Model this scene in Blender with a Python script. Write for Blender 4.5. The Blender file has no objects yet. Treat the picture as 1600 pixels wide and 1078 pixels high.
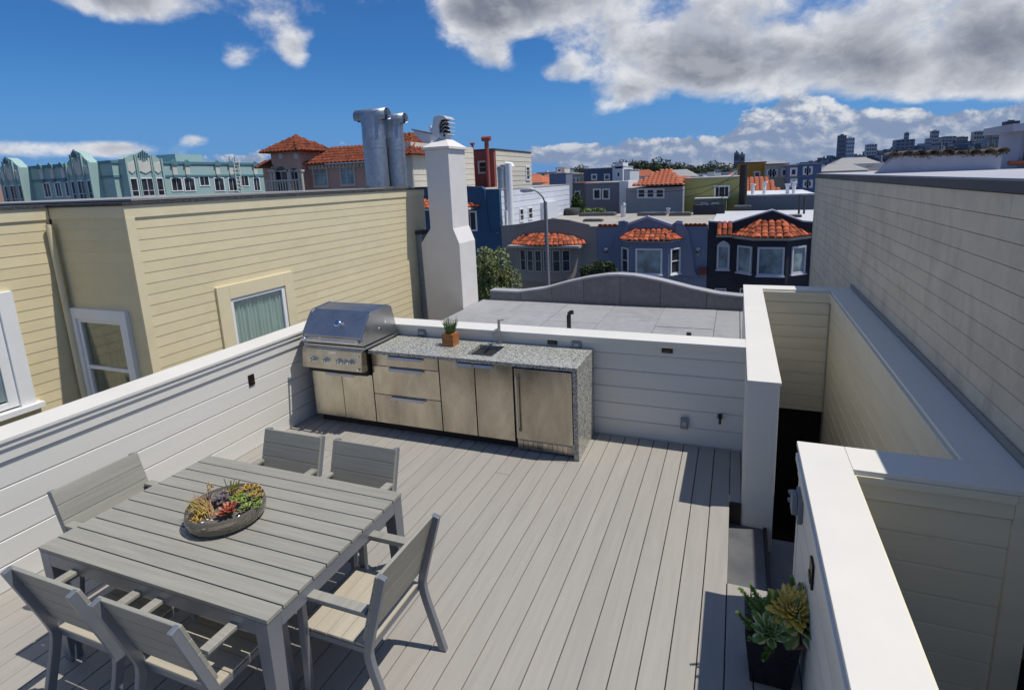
import bpy, math, random
import numpy as np
from mathutils import Vector, Matrix
R = math.radians
rnd = random.Random(7)
C = bpy.context.scene.collection
# ------------------------------------------------------------------ camera
FPX, CX, CY = 854.7, 826.16, 451.3
YAW, PIT, ROL = -0.3664206, -0.1964524, -0.0385786
CAM = Vector((0, 0, 2.645))
_f = Vector((math.sin(YAW)*math.cos(PIT), math.cos(YAW)*math.cos(PIT), math.sin(PIT)))
_r = Vector((math.cos(YAW), -math.sin(YAW), 0)); _u = _r.cross(_f)
_r2 = _r*math.cos(ROL)+_u*math.sin(ROL); _u2 = -_r*math.sin(ROL)+_u*math.cos(ROL)
cd = bpy.data.cameras.new('camera'); cam = bpy.data.objects.new('camera', cd); C.objects.link(cam)
cam.matrix_world = Matrix(((_r2.x,_u2.x,-_f.x,CAM.x),(_r2.y,_u2.y,-_f.y,CAM.y),(_r2.z,_u2.z,-_f.z,CAM.z),(0,0,0,1)))
cd.sensor_width = 36; cd.lens = FPX/1600*36
cd.shift_x = -(CX-800)/1600; cd.shift_y = (CY-539)/1600
cd.clip_start = .05; cd.clip_end = 12000
bpy.context.scene.camera = cam
def ray(px, py):
    return (_r2*((px-CX)/FPX) - _u2*((py-CY)/FPX) + _f)
def U(px, py, ax, val):
    """the point of the plane (axis = val) that the photograph shows at px, py"""
    d = ray(px, py); return CAM + d*((val-CAM[ax])/d[ax])
def azel(px, py):
    d = ray(px, py).normalized(); return (math.degrees(math.atan2(d.x, d.y)), math.degrees(math.asin(d.z)))
# ------------------------------------------------------------------ light
SUN = Vector((.46, .10, 1)).normalized()
EXPO = 0.0
sl = bpy.data.lights.new('sun', 'SUN'); sl.energy = 4.1; sl.angle = R(.5); sl.color = (1, .955, .88)
so = bpy.data.objects.new('sun', sl); C.objects.link(so)
so.rotation_euler = SUN.to_track_quat('Z', 'Y').to_euler()
sc = bpy.context.scene
sc.view_settings.view_transform = 'Standard'; sc.view_settings.look = 'None'
sc.view_settings.exposure = EXPO; sc.view_settings.gamma = 1; sc.view_settings.use_curve_mapping = False
sc.render.engine = 'CYCLES'
sc.cycles.max_bounces = 6; sc.cycles.transparent_max_bounces = 6

class NT:
    """small node-tree writer"""
    def __init__(s, tree): s.t = tree; s.n = tree.nodes; s.l = tree.links
    def _in(s, sock, v):
        if isinstance(v, bpy.types.NodeSocket): s.l.new(v, sock)
        elif v is not None:
            try: sock.default_value = v
            except Exception: sock.default_value = tuple(v)+(1,)
    def math(s, op, a, b=None, c=None, clamp=False):
        n = s.n.new('ShaderNodeMath'); n.operation = op; n.use_clamp = clamp
        for i, v in enumerate((a, b, c)):
            if v is not None: s._in(n.inputs[i], v)
        return n.outputs[0]
    def vm(s, op, a, b=None, out=0):
        n = s.n.new('ShaderNodeVectorMath'); n.operation = op
        s._in(n.inputs[0], a)
        if b is not None:
            if op == 'SCALE': s._in(n.inputs['Scale'], b)
            else: s._in(n.inputs[1], b)
        return n.outputs[out]
    def noise(s, v, scale, detail=4, rough=.55, dist=0):
        n = s.n.new('ShaderNodeTexNoise'); s._in(n.inputs['Vector'], v)
        n.inputs['Scale'].default_value = scale; n.inputs['Detail'].default_value = detail
        n.inputs['Roughness'].default_value = rough; n.inputs['Distortion'].default_value = dist
        return n.outputs[0]
    def mapr(s, v, a, b, c=0, d=1, smooth=False):
        n = s.n.new('ShaderNodeMapRange'); n.clamp = True
        if smooth: n.interpolation_type = 'SMOOTHSTEP'
        for i, x in enumerate((v, a, b, c, d)): s._in(n.inputs[i], x)
        return n.outputs[0]
    def mix(s, f, a, b, mode='MIX'):
        n = s.n.new('ShaderNodeMix'); n.data_type = 'RGBA'; n.blend_type = mode
        s._in(n.inputs[0], f)
        for k, v in ((6, a), (7, b)):
            if isinstance(v, bpy.types.NodeSocket): s.l.new(v, n.inputs[k])
            else: n.inputs[k].default_value = (v[0], v[1], v[2], 1)
        return n.outputs[2]
    def mapping(s, v, scale=(1,1,1), loc=(0,0,0)):
        n = s.n.new('ShaderNodeMapping'); s._in(n.inputs[0], v)
        n.inputs['Scale'].default_value = scale; n.inputs['Location'].default_value = loc
        return n.outputs[0]

def make_world():
    w = bpy.data.worlds.new('World'); bpy.context.scene.world = w; w.use_nodes = True
    t = NT(w.node_tree); t.n.clear()
    out = t.n.new('ShaderNodeOutputWorld'); bg = t.n.new('ShaderNodeBackground')
    sky = t.n.new('ShaderNodeTexSky'); sky.sky_type = 'NISHITA'; sky.sun_disc = False
    sky.sun_elevation = math.asin(SUN.z); sky.sun_rotation = math.atan2(SUN.x, SUN.y)
    sky.air_density = 1.0; sky.dust_density = .3; sky.ozone_density = 3.0
    tc = t.n.new('ShaderNodeTexCoord'); d = tc.outputs['Generated']
    sx = t.n.new('ShaderNodeSeparateXYZ'); t.l.new(d, sx.inputs[0])
    X, Y, Z = sx.outputs
    az = t.math('MULTIPLY', t.math('ARCTAN2', X, Y), 57.29578)
    el = t.math('MULTIPLY', t.math('ARCSINE', Z), 57.29578)
    cv = t.n.new('ShaderNodeCombineXYZ'); t.l.new(az, cv.inputs[0]); t.l.new(el, cv.inputs[1]); ae = cv.outputs[0]
    # where the clouds of the day lie: (photo px, py, half width deg, half height deg, amount)
    def blobs(lst):
        acc = None
        for px, py, w_, h_, amp in lst:
            a, e = azel(px, py)
            q = t.vm('MULTIPLY', t.vm('SUBTRACT', ae, (a, e, 0)), (1/w_, 1/h_, 0))
            g = t.math('EXPONENT', t.math('MULTIPLY', t.vm('DOT_PRODUCT', q, q, 1), -1))
            acc = t.math('MULTIPLY', g, amp) if acc is None else t.math('MULTIPLY_ADD', g, amp, acc)
        return acc
    p = t.vm('MULTIPLY', d, (1, 1, 1.5))
    wn = t.n.new('ShaderNodeTexNoise'); t.l.new(p, wn.inputs['Vector']); wn.inputs['Scale'].default_value = 5; wn.inputs['Detail'].default_value = 3
    warp = t.vm('SCALE', t.vm('SUBTRACT', wn.outputs['Color'], (.5, .5, .5)), .09)
    pw = t.vm('ADD', p, warp)
    def fb(off):
        return t.noise(t.vm('ADD', pw, off), 7.0, 10, .60)
    n1 = fb((0, 0, 0)); n2 = fb((.016, .004, .026))
    # high cumulus masses
    cov = blobs([(1000, 75, 7, 3.0, .36), (1130, 110, 7, 2.8, .36), (1250, 70, 9, 3.8, .32), (1480, 100, 9, 3.2, .36), (1600, 30, 8, 4, .30), (750, 22, 4.5, 2.6, .42), (860, -20, 10, 3.5, .34),
                 (970, 150, 3.4, 1.5, .30), (770, 95, 2.6, 1.4, .34), (880, 115, 2.8, 1.3, .28), (1550, 150, 5, 1.6, .25), (1430, 60, 2.2, 1.6, -.20), (830, 80, 1.8, 1.0, -.25),
                 (190, 0, 5, 2.2, .40), (120, -20, 8, 2.5, .3), (430, 30, 3.6, 3.2, .40), (370, 90, 2.2, 1.4, .38), (462, 85, 1.5, 2.0, .32), (560, 130, 7, 5, -.15),
                 (60, 232, 9, 1.0, .42), (180, 232, 2.4, .8, .22), (305, 217, 1.5, .6, .30), (700, 150, 5, 4, -.15), (150, 130, 14, 5, -.2), (1150, -80, 30, 6, .3), (1180, 205, 16, 1.5, -.42), (1450, 178, 5, .8, -.3)])
    away = t.mapr(t.math('ABSOLUTE', t.math('ADD', az, 21)), 48, 75, 0, .16, smooth=True)
    high = t.mapr(el, 21, 34, 0, .17, smooth=True)
    cov = t.math('ADD', cov, t.math('MAXIMUM', away, high))  # unseen cloud added around and above the view to whiten light in the shade
    dens = t.math('ADD', n1, cov)
    dsun = t.math('ADD', n2, cov)
    a1 = t.mapr(dens, .64, .89, smooth=True)
    # low bank of heaped clouds above the horizon
    top = blobs([(1230, 190, 3.6, 2.2, .95), (1290, 195, 3.4, 2.2, .7), (1370, 205, 3.6, 1.9, .7), (1480, 212, 4.5, 1.6, .8), (960, 240, 5, 1.2, .75), (850, 243, 3.4, 1.0, .65), (1070, 236, 4, 1.3, .7), (1150, 225, 4, 1.5, .5), (1600, 205, 6, 1.8, .8),
                 (1200, 262, 14, 1.0, .9), (1450, 240, 12, 1.2, .9), (950, 268, 8, .8, .6), (700, 262, 8, 1.0, .4), (330, 252, 9, .9, .50), (1900, 215, 18, 2.2, .8)])
    lowb = t.mapr(el, -.5, .8, 0, 1)
    n3 = t.noise(pw, 15, 9, .6); n4 = t.noise(t.vm('ADD', pw, (.008, .002, .018)), 15, 9, .6)
    dl = t.math('ADD', t.math('MULTIPLY', n3, .9), t.math('MULTIPLY', t.math('MINIMUM', top, 1.1), .50))
    dl2 = t.math('ADD', t.math('MULTIPLY', n4, .9), t.math('MULTIPLY', t.math('MINIMUM', top, 1.1), .50))
    a2 = t.math('MULTIPLY', t.mapr(dl, .64, .72, smooth=True), lowb)
    # shading: lit towards the sun, grey where thick
    th = t.mapr(dens, .78, 1.14, smooth=True)
    rel = t.mapr(t.math('SUBTRACT', dens, dsun), -.09, .14, smooth=True)
    c1 = t.mix(th, (.54, .57, .64), (.20, .22, .275))
    c1 = t.mix(t.math('MULTIPLY', rel, t.math('SUBTRACT', 1, t.math('MULTIPLY', th, .70))), c1, (.80, .81, .83))
    rel2 = t.mapr(t.math('SUBTRACT', dl, dl2), -.06, .13, smooth=True)
    lowg = t.mapr(el, .3, 4.5, .15, 1)
    c2 = t.mix(t.math('MULTIPLY', rel2, lowg), (.23, .30, .45), (.74, .755, .78))
    # the blue of the clear sky
    skyc = t.vm('SCALE', sky.outputs[0], .095)
    skyc = t.mix(1.0, skyc, (.27, .62, 1.02), 'MULTIPLY')
    skyc = t.mix(t.mapr(el, -1, 12, .85, 0, smooth=True), skyc, (.125, .275, .61))
    k = 1/.085
    c = t.mix(t.math('MULTIPLY', a2, .96), skyc, c2)
    c = t.mix(t.math('MULTIPLY', a1, .97), c, c1)
    c = t.mix(t.mapr(el, -3, -.3), (.16, .17, .18), c)
    t.l.new(c, bg.inputs[0]); bg.inputs[1].default_value = 1.0
    t.l.new(bg.outputs[0], out.inputs[0])
make_world()

# ------------------------------------------------------------------ helpers
def link(o): C.objects.link(o); return o
def tag(o, label=None, cat=None, group=None, kind=None):
    if label: o['label'] = label
    if cat: o['category'] = cat
    if group: o['group'] = group
    if kind: o['kind'] = kind
    return o
WO = {}     # world origin of every empty / part (before any rotation)
def thing(name, label, cat, loc=(0,0,0), group=None):
    o = link(bpy.data.objects.new(name, None)); o.location = loc; o.empty_display_size = .1
    WO[o.name] = Vector(loc)
    return tag(o, label, cat, group)
def worg(o): return WO.get(o.name, Vector((0,0,0))) if o else Vector((0,0,0))
class MB:
    def __init__(s, T=None): s.v = []; s.f = []; s.T = T; s.sm = []
    def add(s, vs, fs, smooth=False):
        b = len(s.v)
        for p in vs:
            p = Vector(p); s.v.append(s.T @ p if s.T else p)
        for f in fs: s.f.append([b+i for i in f]); s.sm.append(smooth)
        return s
    def box(s, x0, x1, y0, y1, z0, z1):
        return s.add([(x0,y0,z0),(x1,y0,z0),(x1,y1,z0),(x0,y1,z0),(x0,y0,z1),(x1,y0,z1),(x1,y1,z1),(x0,y1,z1)],
              [(0,3,2,1),(4,5,6,7),(0,1,5,4),(1,2,6,5),(2,3,7,6),(3,0,4,7)])
    def prism(s, poly, ax, a, b, smooth=False):
        """poly: 2-D points of the two other axes in order, extruded along axis ax from a to b"""
        n = len(poly); vs = []
        for t in (a, b):
            for (p, q) in poly:
                vs.append({0:(t,p,q), 1:(p,t,q), 2:(p,q,t)}[ax])
        fs = [tuple(range(n))[::-1], tuple(range(n, 2*n))]
        for i in range(n): fs.append((i, (i+1)%n, n+(i+1)%n, n+i))
        return s.add(vs, fs)
    def tube(s, pts, rs, n=10, caps=True, flat=None):
        pts = [Vector(p) for p in pts]
        if not hasattr(rs, '__len__'): rs = [rs]*len(pts)
        vs = []; fs = []
        up = Vector((0,0,1))
        for i, p in enumerate(pts):
            t = (pts[min(i+1, len(pts)-1)]-pts[max(i-1, 0)]).normalized()
            u = t.cross(up)
            if u.length < .15: u = t.cross(Vector((0,1,0)))
            u.normalize(); w = u.cross(t)
            for k in range(n):
                a = 2*math.pi*k/n
                vs.append(p + (u*math.cos(a) + w*math.sin(a))*rs[i])
        for i in range(len(pts)-1):
            for k in range(n):
                k2 = (k+1)%n; fs.append((i*n+k, i*n+k2, (i+1)*n+k2, (i+1)*n+k))
        s.add(vs, fs, True)
        if caps:
            s.add([vs[k] for k in range(n)], [tuple(range(n))]); s.add([vs[-n+k] for k in range(n)], [tuple(range(n))[::-1]])
        return s
    def lathe(s, prof, c=(0,0), n=24, smooth=True):
        vs = []; fs = []
        for r, z in prof:
            for k in range(n):
                a = 2*math.pi*k/n; vs.append((c[0]+r*math.cos(a), c[1]+r*math.sin(a), z))
        for i in range(len(prof)-1):
            for k in range(n):
                k2 = (k+1)%n; fs.append((i*n+k, i*n+k2, (i+1)*n+k2, (i+1)*n+k))
        return s.add(vs, fs, smooth)
    def mesh(s, name, m):
        me = bpy.data.meshes.new(name); me.from_pydata(s.v, [], s.f)
        me.polygons.foreach_set('use_smooth', s.sm); me.materials.append(m)
        import bmesh
        bm = bmesh.new(); bm.from_mesh(me); bmesh.ops.recalc_face_normals(bm, faces=bm.faces); bm.to_mesh(me); bm.free()
        return me
    def build(s, name, m, parent=None, bevel=0, label=None, origin=None):
        """verts are in world coordinates (or in the parent's when the parent stands at the origin)"""
        w = worg(parent)
        org = Vector(origin) if origin is not None else w
        s.v = [p-org for p in s.v]
        o = link(bpy.data.objects.new(name, s.mesh(name, m)))
        if parent: o.parent = parent
        o.location = org-w; WO[o.name] = org
        if bevel:
            b = o.modifiers.new('bevel', 'BEVEL'); b.width = bevel; b.segments = 2; b.limit_method = 'ANGLE'; b.harden_normals = False
        if label: o['label'] = label
        return o
def piece(name, me, parent, loc, rot=(0,0,0), scale=(1,1,1), bevel=0):
    o = link(bpy.data.objects.new(name, me)); o.parent = parent
    o.location = Vector(loc)-worg(parent); o.rotation_euler = rot; o.scale = scale
    WO[o.name] = Vector(loc)
    if bevel:
        b = o.modifiers.new('bevel', 'BEVEL'); b.width = bevel; b.segments = 1; b.limit_method = 'ANGLE'
    return o
def frame(ox, oy, ang): return Matrix.Translation((ox, oy, 0)) @ Matrix.Rotation(ang, 4, 'Z')
def copy_tree(o, parent=None):
    c = link(o.copy()); c.parent = parent; WO[c.name] = WO.get(o.name, Vector())
    for ch in list(o.children): copy_tree(ch, c)
    return c

# ------------------------------------------------------------------ materials
def mat(name, col, rough=.6, metal=0, var=.12, scale=3, bump=0, bscale=60, stretch=(1,1,1), rand=0, dirt=None, dscale=2, damt=.5, spec=.5, coat=0, coords='Object', emit=None, drange=(.5,.72), bdist=.004):
    m = bpy.data.materials.new(name); m.use_nodes = True
    t = NT(m.node_tree); b = m.node_tree.nodes['Principled BSDF']
    tc = t.n.new('ShaderNodeTexCoord'); v = t.n.new('ShaderNodeNewGeometry').outputs['Position'] if coords == 'World' else tc.outputs[coords]
    oi = t.n.new('ShaderNodeObjectInfo')
    off = t.vm('SCALE', (7.3, 3.1, 5.7), oi.outputs['Random'])
    if coords != 'World': v = t.vm('ADD', v, off)
    v = t.mapping(v, stretch)
    n1 = t.noise(v, scale, 6, .6)
    f = t.mapr(n1, .28, .72, 1-var, 1+var)
    if rand:
        f = t.math('MULTIPLY', f, t.mapr(oi.outputs['Random'], 0, 1, 1-rand, 1+rand))
    c = t.vm('SCALE', tuple(col[:3]), f)
    if dirt:
        n2 = t.noise(v, dscale, 7, .65, .4)
        c = t.mix(t.mapr(n2, drange[0], drange[1], 0, damt), c, dirt)
    t.l.new(c, b.inputs['Base Color'])
    b.inputs['Metallic'].default_value = metal
    b.inputs['Specular IOR Level'].default_value = spec
    if coat: b.inputs['Coat Weight'].default_value = coat; b.inputs['Coat Roughness'].default_value = .1
    r = t.mapr(n1, .3, .7, max(0, rough-.08), min(1, rough+.08)); t.l.new(r, b.inputs['Roughness'])
    if bump:
        bn = t.n.new('ShaderNodeBump'); bn.inputs['Strength'].default_value = bump; bn.inputs['Distance'].default_value = bdist
        t.l.new(t.noise(v, bscale, 5, .6), bn.inputs['Height']); t.l.new(bn.outputs[0], b.inputs['Normal'])
    return m
def glass_mat(name, col=(.03,.04,.045), rough=.04):
    m = bpy.data.materials.new(name); m.use_nodes = True; b = m.node_tree.nodes['Principled BSDF']
    t = NT(m.node_tree); tc = t.n.new('ShaderNodeTexCoord'); oi = t.n.new('ShaderNodeObjectInfo')
    v = t.vm('ADD', tc.outputs['Object'], t.vm('SCALE', (9., 4., 6.), oi.outputs['Random']))
    c = t.mix(t.mapr(t.noise(v, 1.2, 2), .35, .65), col, tuple(min(1, x*2.6) for x in col))
    t.l.new(c, b.inputs['Base Color']); b.inputs['Roughness'].default_value = rough; b.inputs['Specular IOR Level'].default_value = .45
    return m
WHITE = mat('white_paint_cap', (.69,.665,.605), .45, var=.02, scale=2, bump=.15, bscale=40, dirt=(.62,.60,.55), dscale=5, damt=.10)
SIDE = mat('white_painted_siding', (.68,.66,.60), .5, var=.025, scale=2, stretch=(.3,3,3), bump=.12, bscale=90, rand=.015, dirt=(.52,.50,.44), dscale=1.6, damt=.16)
CREAMSIDE = mat('cream_painted_siding', (.72,.675,.53), .5, var=.04, scale=2, stretch=(.3,3,3), bump=.12, bscale=90, rand=.02, dirt=(.42,.39,.30), dscale=1.6, damt=.25)
DECK = mat('grey_composite_decking', (.325,.303,.266), .62, var=.05, scale=5, stretch=(7,.5,1), bump=.35, bscale=60, rand=.035, dirt=(.25,.235,.22), dscale=1.4, damt=.35, bdist=.002)
PLANK = mat('grey_table_slats', (.285,.275,.23), .55, var=.13, scale=7, stretch=(.35,7,7), bump=.35, bscale=50, rand=.05, dirt=(.34,.32,.28), dscale=2, damt=.5, bdist=.002)
SEATM = mat('beige_grey_seat_slats', (.42,.375,.29), .55, var=.10, scale=7, stretch=(.35,7,7), bump=.3, bscale=50, rand=.05, dirt=(.33,.29,.22), dscale=3, damt=.4)
PLANKY = mat('grey_chair_slats', (.285,.275,.23), .55, var=.13, scale=7, stretch=(.35,7,7), bump=.35, bscale=50, rand=.06, dirt=(.36,.34,.29), dscale=3, damt=.4, bdist=.002)
ALU = mat('grey_powder_coated_aluminium', (.205,.22,.245), .38, metal=.35, var=.05, scale=4, bump=.05, bscale=300)
STEEL = mat('reflection_tinted_stainless', (.61,.56,.465), .26, metal=1, var=.22, scale=2.2, stretch=(1.6,1,.6), dirt=(.23,.205,.17), dscale=1.7, damt=.85, drange=(.40,.80), rand=.12)  # tan of the reflected deck put into the steel colour, with darker mottling
STEEL2 = mat('bright_stainless', (.50,.49,.48), .30, metal=1, var=.07, scale=3, dirt=(.42,.40,.37), dscale=3, damt=.4)
STEELB = mat('blue_grey_stainless_handle', (.42,.44,.50), .32, metal=.9, var=.05)
CHROME = mat('polished_chrome', (.75,.75,.76), .1, metal=1, var=.03)
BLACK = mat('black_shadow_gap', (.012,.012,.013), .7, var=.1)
BLACKP = mat('black_glazed_planter', (.012,.012,.014), .28, var=.2, spec=.5)
STAIRW = mat('brown_stair_wood', (.30,.22,.16), .6, var=.3, scale=6)
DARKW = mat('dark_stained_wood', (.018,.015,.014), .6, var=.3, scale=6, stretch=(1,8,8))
SLATE = mat('grey_slate_tread', (.10,.103,.108), .42, var=.25, scale=4, dirt=(.09,.09,.10), dscale=6, damt=.6, bump=.2, bscale=20)
YELLOW = mat('yellow_painted_clapboard', (.68,.585,.365), .55, coords='World', var=.05, scale=3, stretch=(1,.8,1.3), bump=.2, bscale=70, rand=.03, dirt=(.50,.42,.24), dscale=1.5, damt=.28)
YTRIM = mat('yellow_painted_trim', (.71,.615,.395), .5, var=.04, scale=3, dirt=(.5,.43,.25), dscale=2, damt=.2, bump=.15, bscale=60)
GSIDE = mat('weathered_beige_siding', (.62,.555,.43), .75, coords='World', var=.08, scale=5, stretch=(1,1.4,.9), bump=.3, bscale=50, rand=.025, dirt=(.33,.29,.22), dscale=1.9, damt=.6, drange=(.47,.76))
TAR = mat('black_roofing_edge', (.035,.036,.038), .85, var=.5, scale=30, bump=1, bscale=90, dirt=(.2,.2,.19), dscale=40, damt=.7)
MEMB = mat('grey_roof_membrane', (.36,.365,.375), .8, var=.10, scale=1.3, bump=.25, bscale=120, dirt=(.24,.24,.25), dscale=1.5, damt=.45, coords='Generated')
ROOFG = mat('grey_granulated_roofing', (.30,.30,.305), .9, var=.10, scale=9, bump=.6, bscale=160, rand=.04, dirt=(.19,.19,.20), dscale=2.2, damt=.5)
PARG = mat('dark_grey_mineral_roofing', (.17,.17,.18), .9, var=.16, scale=12, bump=.6, bscale=160, rand=.05, dirt=(.26,.26,.27), dscale=3, damt=.5)
STUCCO = mat('white_stucco_chimney', (.70,.665,.62), .8, var=.04, scale=3, bump=.35, bscale=60, dirt=(.52,.48,.43), dscale=1.2, damt=.3)
GALV = mat('galvanised_sheet', (.30,.34,.40), .45, metal=.75, var=.18, scale=14, dirt=(.42,.44,.46), dscale=2.0, damt=.4, bump=.1, bscale=20)
COWL = mat('pale_metal_cowl', (.60,.60,.62), .42, metal=.4, var=.1)
ASPH = mat('asphalt', (.05,.05,.053), .9, var=.2, scale=2, coords='Generated')
GRND = mat('city_ground', (.10,.10,.095), .95, var=.3, scale=120, dirt=(.05,.07,.04), dscale=80, coords='Generated')
HILLM = mat('hill_ground', (.03,.04,.045), .95, var=.4, scale=30, coords='Generated')
PANE = glass_mat('dark_window_glass', (.02,.024,.028), .08)
PANEL = glass_mat('pale_window_glass', (.12,.16,.17), .12)
TILE = mat('terracotta_tile', (.38,.095,.042), .8, var=.25, scale=9, rand=.5, dirt=(.10,.045,.035), dscale=4, damt=.75, spec=.2, bump=.3, bscale=40)
TILEO = mat('orange_terracotta_tile', (.40,.125,.065), .8, var=.2, scale=5, rand=.2, dirt=(.2,.07,.045), dscale=1.2, damt=.6, spec=.2)
WTRIM = mat('white_window_trim', (.78,.78,.77), .45, var=.03)
CURT = mat('green_grey_curtain', (.66,.74,.68), .9, var=.15, scale=5, stretch=(5,5,.3))
GREYP = mat('grey_plastic_box', (.19,.21,.235), .5, var=.06)
def paint(name, col, **k):
    a = dict(rough=.7, var=.05, scale=.8, bump=.2, bscale=30, dirt=tuple(x*.72 for x in col), dscale=.7, damt=.35); a.update(k)
    return mat(name, col, **a)

def granite():
    m = bpy.data.materials.new('speckled_granite'); m.use_nodes = True; t = NT(m.node_tree); b = m.node_tree.nodes['Principled BSDF']
    tc = t.n.new('ShaderNodeTexCoord'); v = tc.outputs['Object']
    vo = t.n.new('ShaderNodeTexVoronoi'); t.l.new(v, vo.inputs['Vector']); vo.inputs['Scale'].default_value = 110
    n = t.noise(v, 62, 5, .75, 1.0); n2 = t.noise(v, 110, 4, .7)
    c = t.mix(t.mapr(n, .42, .54), (.06,.065,.058), (.50,.49,.42))
    sep = t.n.new('ShaderNodeSeparateColor'); t.l.new(vo.outputs['Color'], sep.inputs[0])
    c = t.mix(t.mapr(sep.outputs[0], .72, .80, 0, .8), c, (.62,.61,.56))
    c = t.mix(t.mapr(sep.outputs[1], .78, .84, 0, .85), c, (.035,.04,.04))
    c = t.mix(t.mapr(n2, .35, .65, 0, .35), c, (.24,.245,.22))
    t.l.new(c, b.inputs['Base Color']); b.inputs['Roughness'].default_value = .22
    return m
GRAN = granite()

def win(parent, T, u0, u1, z0, z1, fw=.09, fm=None, pm=None, vs=(), hs=(), proud=.075, name='window', sill=False, label=None, bar=.035, deep=.05):
    """a window on a wall whose outward side is local -y: frame part with its pane as sub-part"""
    fm = fm or WTRIM; pm = pm or PANE
    m = MB(T)
    m.box(u0-fw, u0, -proud, .03, z0-fw, z1+fw); m.box(u1, u1+fw, -proud, .03, z0-fw, z1+fw)
    m.box(u0, u1, -proud, .03, z1, z1+fw); m.box(u0, u1, -proud, .03, z0-fw, z0)
    for f in vs: u = u0+(u1-u0)*f; m.box(u-bar/2, u+bar/2, -proud+.012, .028, z0, z1)
    for f in hs: z = z0+(z1-z0)*f; m.box(u0, u1, -proud+.009, .027, z-bar/2, z+bar/2)
    if sill: m.box(u0-fw-.05, u1+fw+.05, -proud-.07, .02, z0-fw-.06, z0-fw)
    w = m.build(name, fm, parent, label=label)
    MB(T).box(u0, u1, -.006, .012, z0, z1).build('pane', pm, w)
    return w
SHARE = {}
def board_mesh(L, h, t, m, prof='flat'):
    """siding board: length along local x, outward side local -y, lower edge z 0"""
    k = (round(L,3), round(h,4), t, m.name, prof)
    if k not in SHARE:
        if prof == 'gap': poly = [(0,.002),(-t,.002),(-t,h-.002),(0,h-.002)]
        elif prof == 'flat': poly = [(0,0),(-t*.6,.0),(-t,.003),(-t,h-.012),(-t*.30,h-.0015),(0,h-.0015)]
        else: poly = [(0,0),(-t,0),(-t,.004),(-t*.4,h-.001),(0,h-.001)]
        SHARE[k] = MB().prism(poly, 0, 0, L).mesh('siding_board', m)
    return SHARE[k]
def siding(parent, a, b, z0, z1, pitch, m, t=.018, prof='flat', joints=None, name='siding_board', jit=0):
    """boards between ground points a and b; outward is to the right of a->b ... (local -y)"""
    a = Vector((a[0], a[1], 0)); b = Vector((b[0], b[1], 0)); d = b-a; L = d.length; ang = math.atan2(d.y, d.x); d.normalize()
    n = max(1, int(math.ceil((z1-z0)/pitch-1e-6))); z = z1
    for i in range(n):
        zb = max(z0, z1-(i+1)*pitch); h = z1-i*pitch-zb
        cuts = [0, L]
        if joints: cuts = sorted([0, L]+[c for c in joints(i, L)])
        for c0, c1 in zip(cuts, cuts[1:]):
            if c1-c0 < .05: continue
            me = board_mesh(c1-c0-(.003 if joints else 0), h, t, m, prof)
            piece(name, me, parent, (a.x+d.x*c0, a.y+d.y*c0, zb), (0, 0, ang))

# =================================================================== ground
GZ = -7.4
MB().add([(-6000,-3000,GZ-.12),(6000,-3000,GZ-.12),(6000,9000,GZ-.12),(-6000,9000,GZ-.12)], [(0,1,2,3)]).build('ground', GRND)['kind'] = 'structure'
o = MB().box(-120, 120, 15.2, 28.2, GZ-.5, GZ-.11).build('road', ASPH); o['kind'] = 'structure'
SIDEW = mat('concrete_pavement', (.36,.35,.33), .85, var=.1, scale=40, coords='Generated')
o = MB().box(-120, 120, 11.5, 15.2, GZ-.5, GZ+.03).build('pavement', SIDEW); o['kind'] = 'structure'
o = MB().box(-48, 120, 28.2, 31.8, GZ-.5, GZ+.03).build('pavement', SIDEW); o['kind'] = 'structure'

# =================================================================== the deck
ZC = 1.065
deck = MB().box(-4.64, .012, .2, 5.27, -.30, -.030).build('deck', BLACK); tag(deck, 'roof deck of long grey composite boards', kind='structure')
MB().box(.012, .42, .2, 3.36, -.18, -.030).build('deck_joist', BLACK, deck)
PIT_B = .1455
def deckboard(x, y0, y1):
    k = ('deck', round(y1-y0, 3))
    if k not in SHARE:
        w = PIT_B-.006; L = y1-y0
        poly = [(0.0,-.025),(w,-.025),(w,-.003),(w-.003,0),(.003,0),(0,-.003)]
        SHARE[k] = MB().prism(poly, 1, 0, L).mesh('deck_board', DECK)
    return piece('deck_board', SHARE[k], deck, (x, y0, 0))
nb = 32
seams = {5: 3.2, 7: 4.1, 9: 2.2, 12: 3.9, 14: 1.8, 16: 3.65, 20: 4.05, 21: 2.4, 24: 4.25, 27: 3.0}
for i in range(nb):
    x = .020-(i+1)*PIT_B+.003
    if x < -4.66: continue
    # joints where the photograph shows them, seen as short cross lines
    j = {10: 4.55, 13: 4.20, 16: 3.05, 21: 3.6, 26: 4.1, 3: 1.1, 7: 1.6, 19: 1.3, 24: 2.2}.get(i)
    if j: deckboard(x, .25, j-.002); deckboard(x, j+.002, 5.262)
    else: deckboard(x, .25, 5.262)
for x in (.023, .023+PIT_B): deckboard(x, .25, 3.372)
deckboard(.023+2*PIT_B, .25, 3.372).scale = (.60, 1, 1)
deckboard(.023, 4.352, 5.262).scale = (.62, 1, 1)
MB().box(.022, .112, 4.335, 4.351, -.20, -.004).build('riser_board', DARKW, deck)
MB().box(.0125, .0215, 3.3735, 4.334, -.30, -.004).build('edge_board', DECK, deck)

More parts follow.
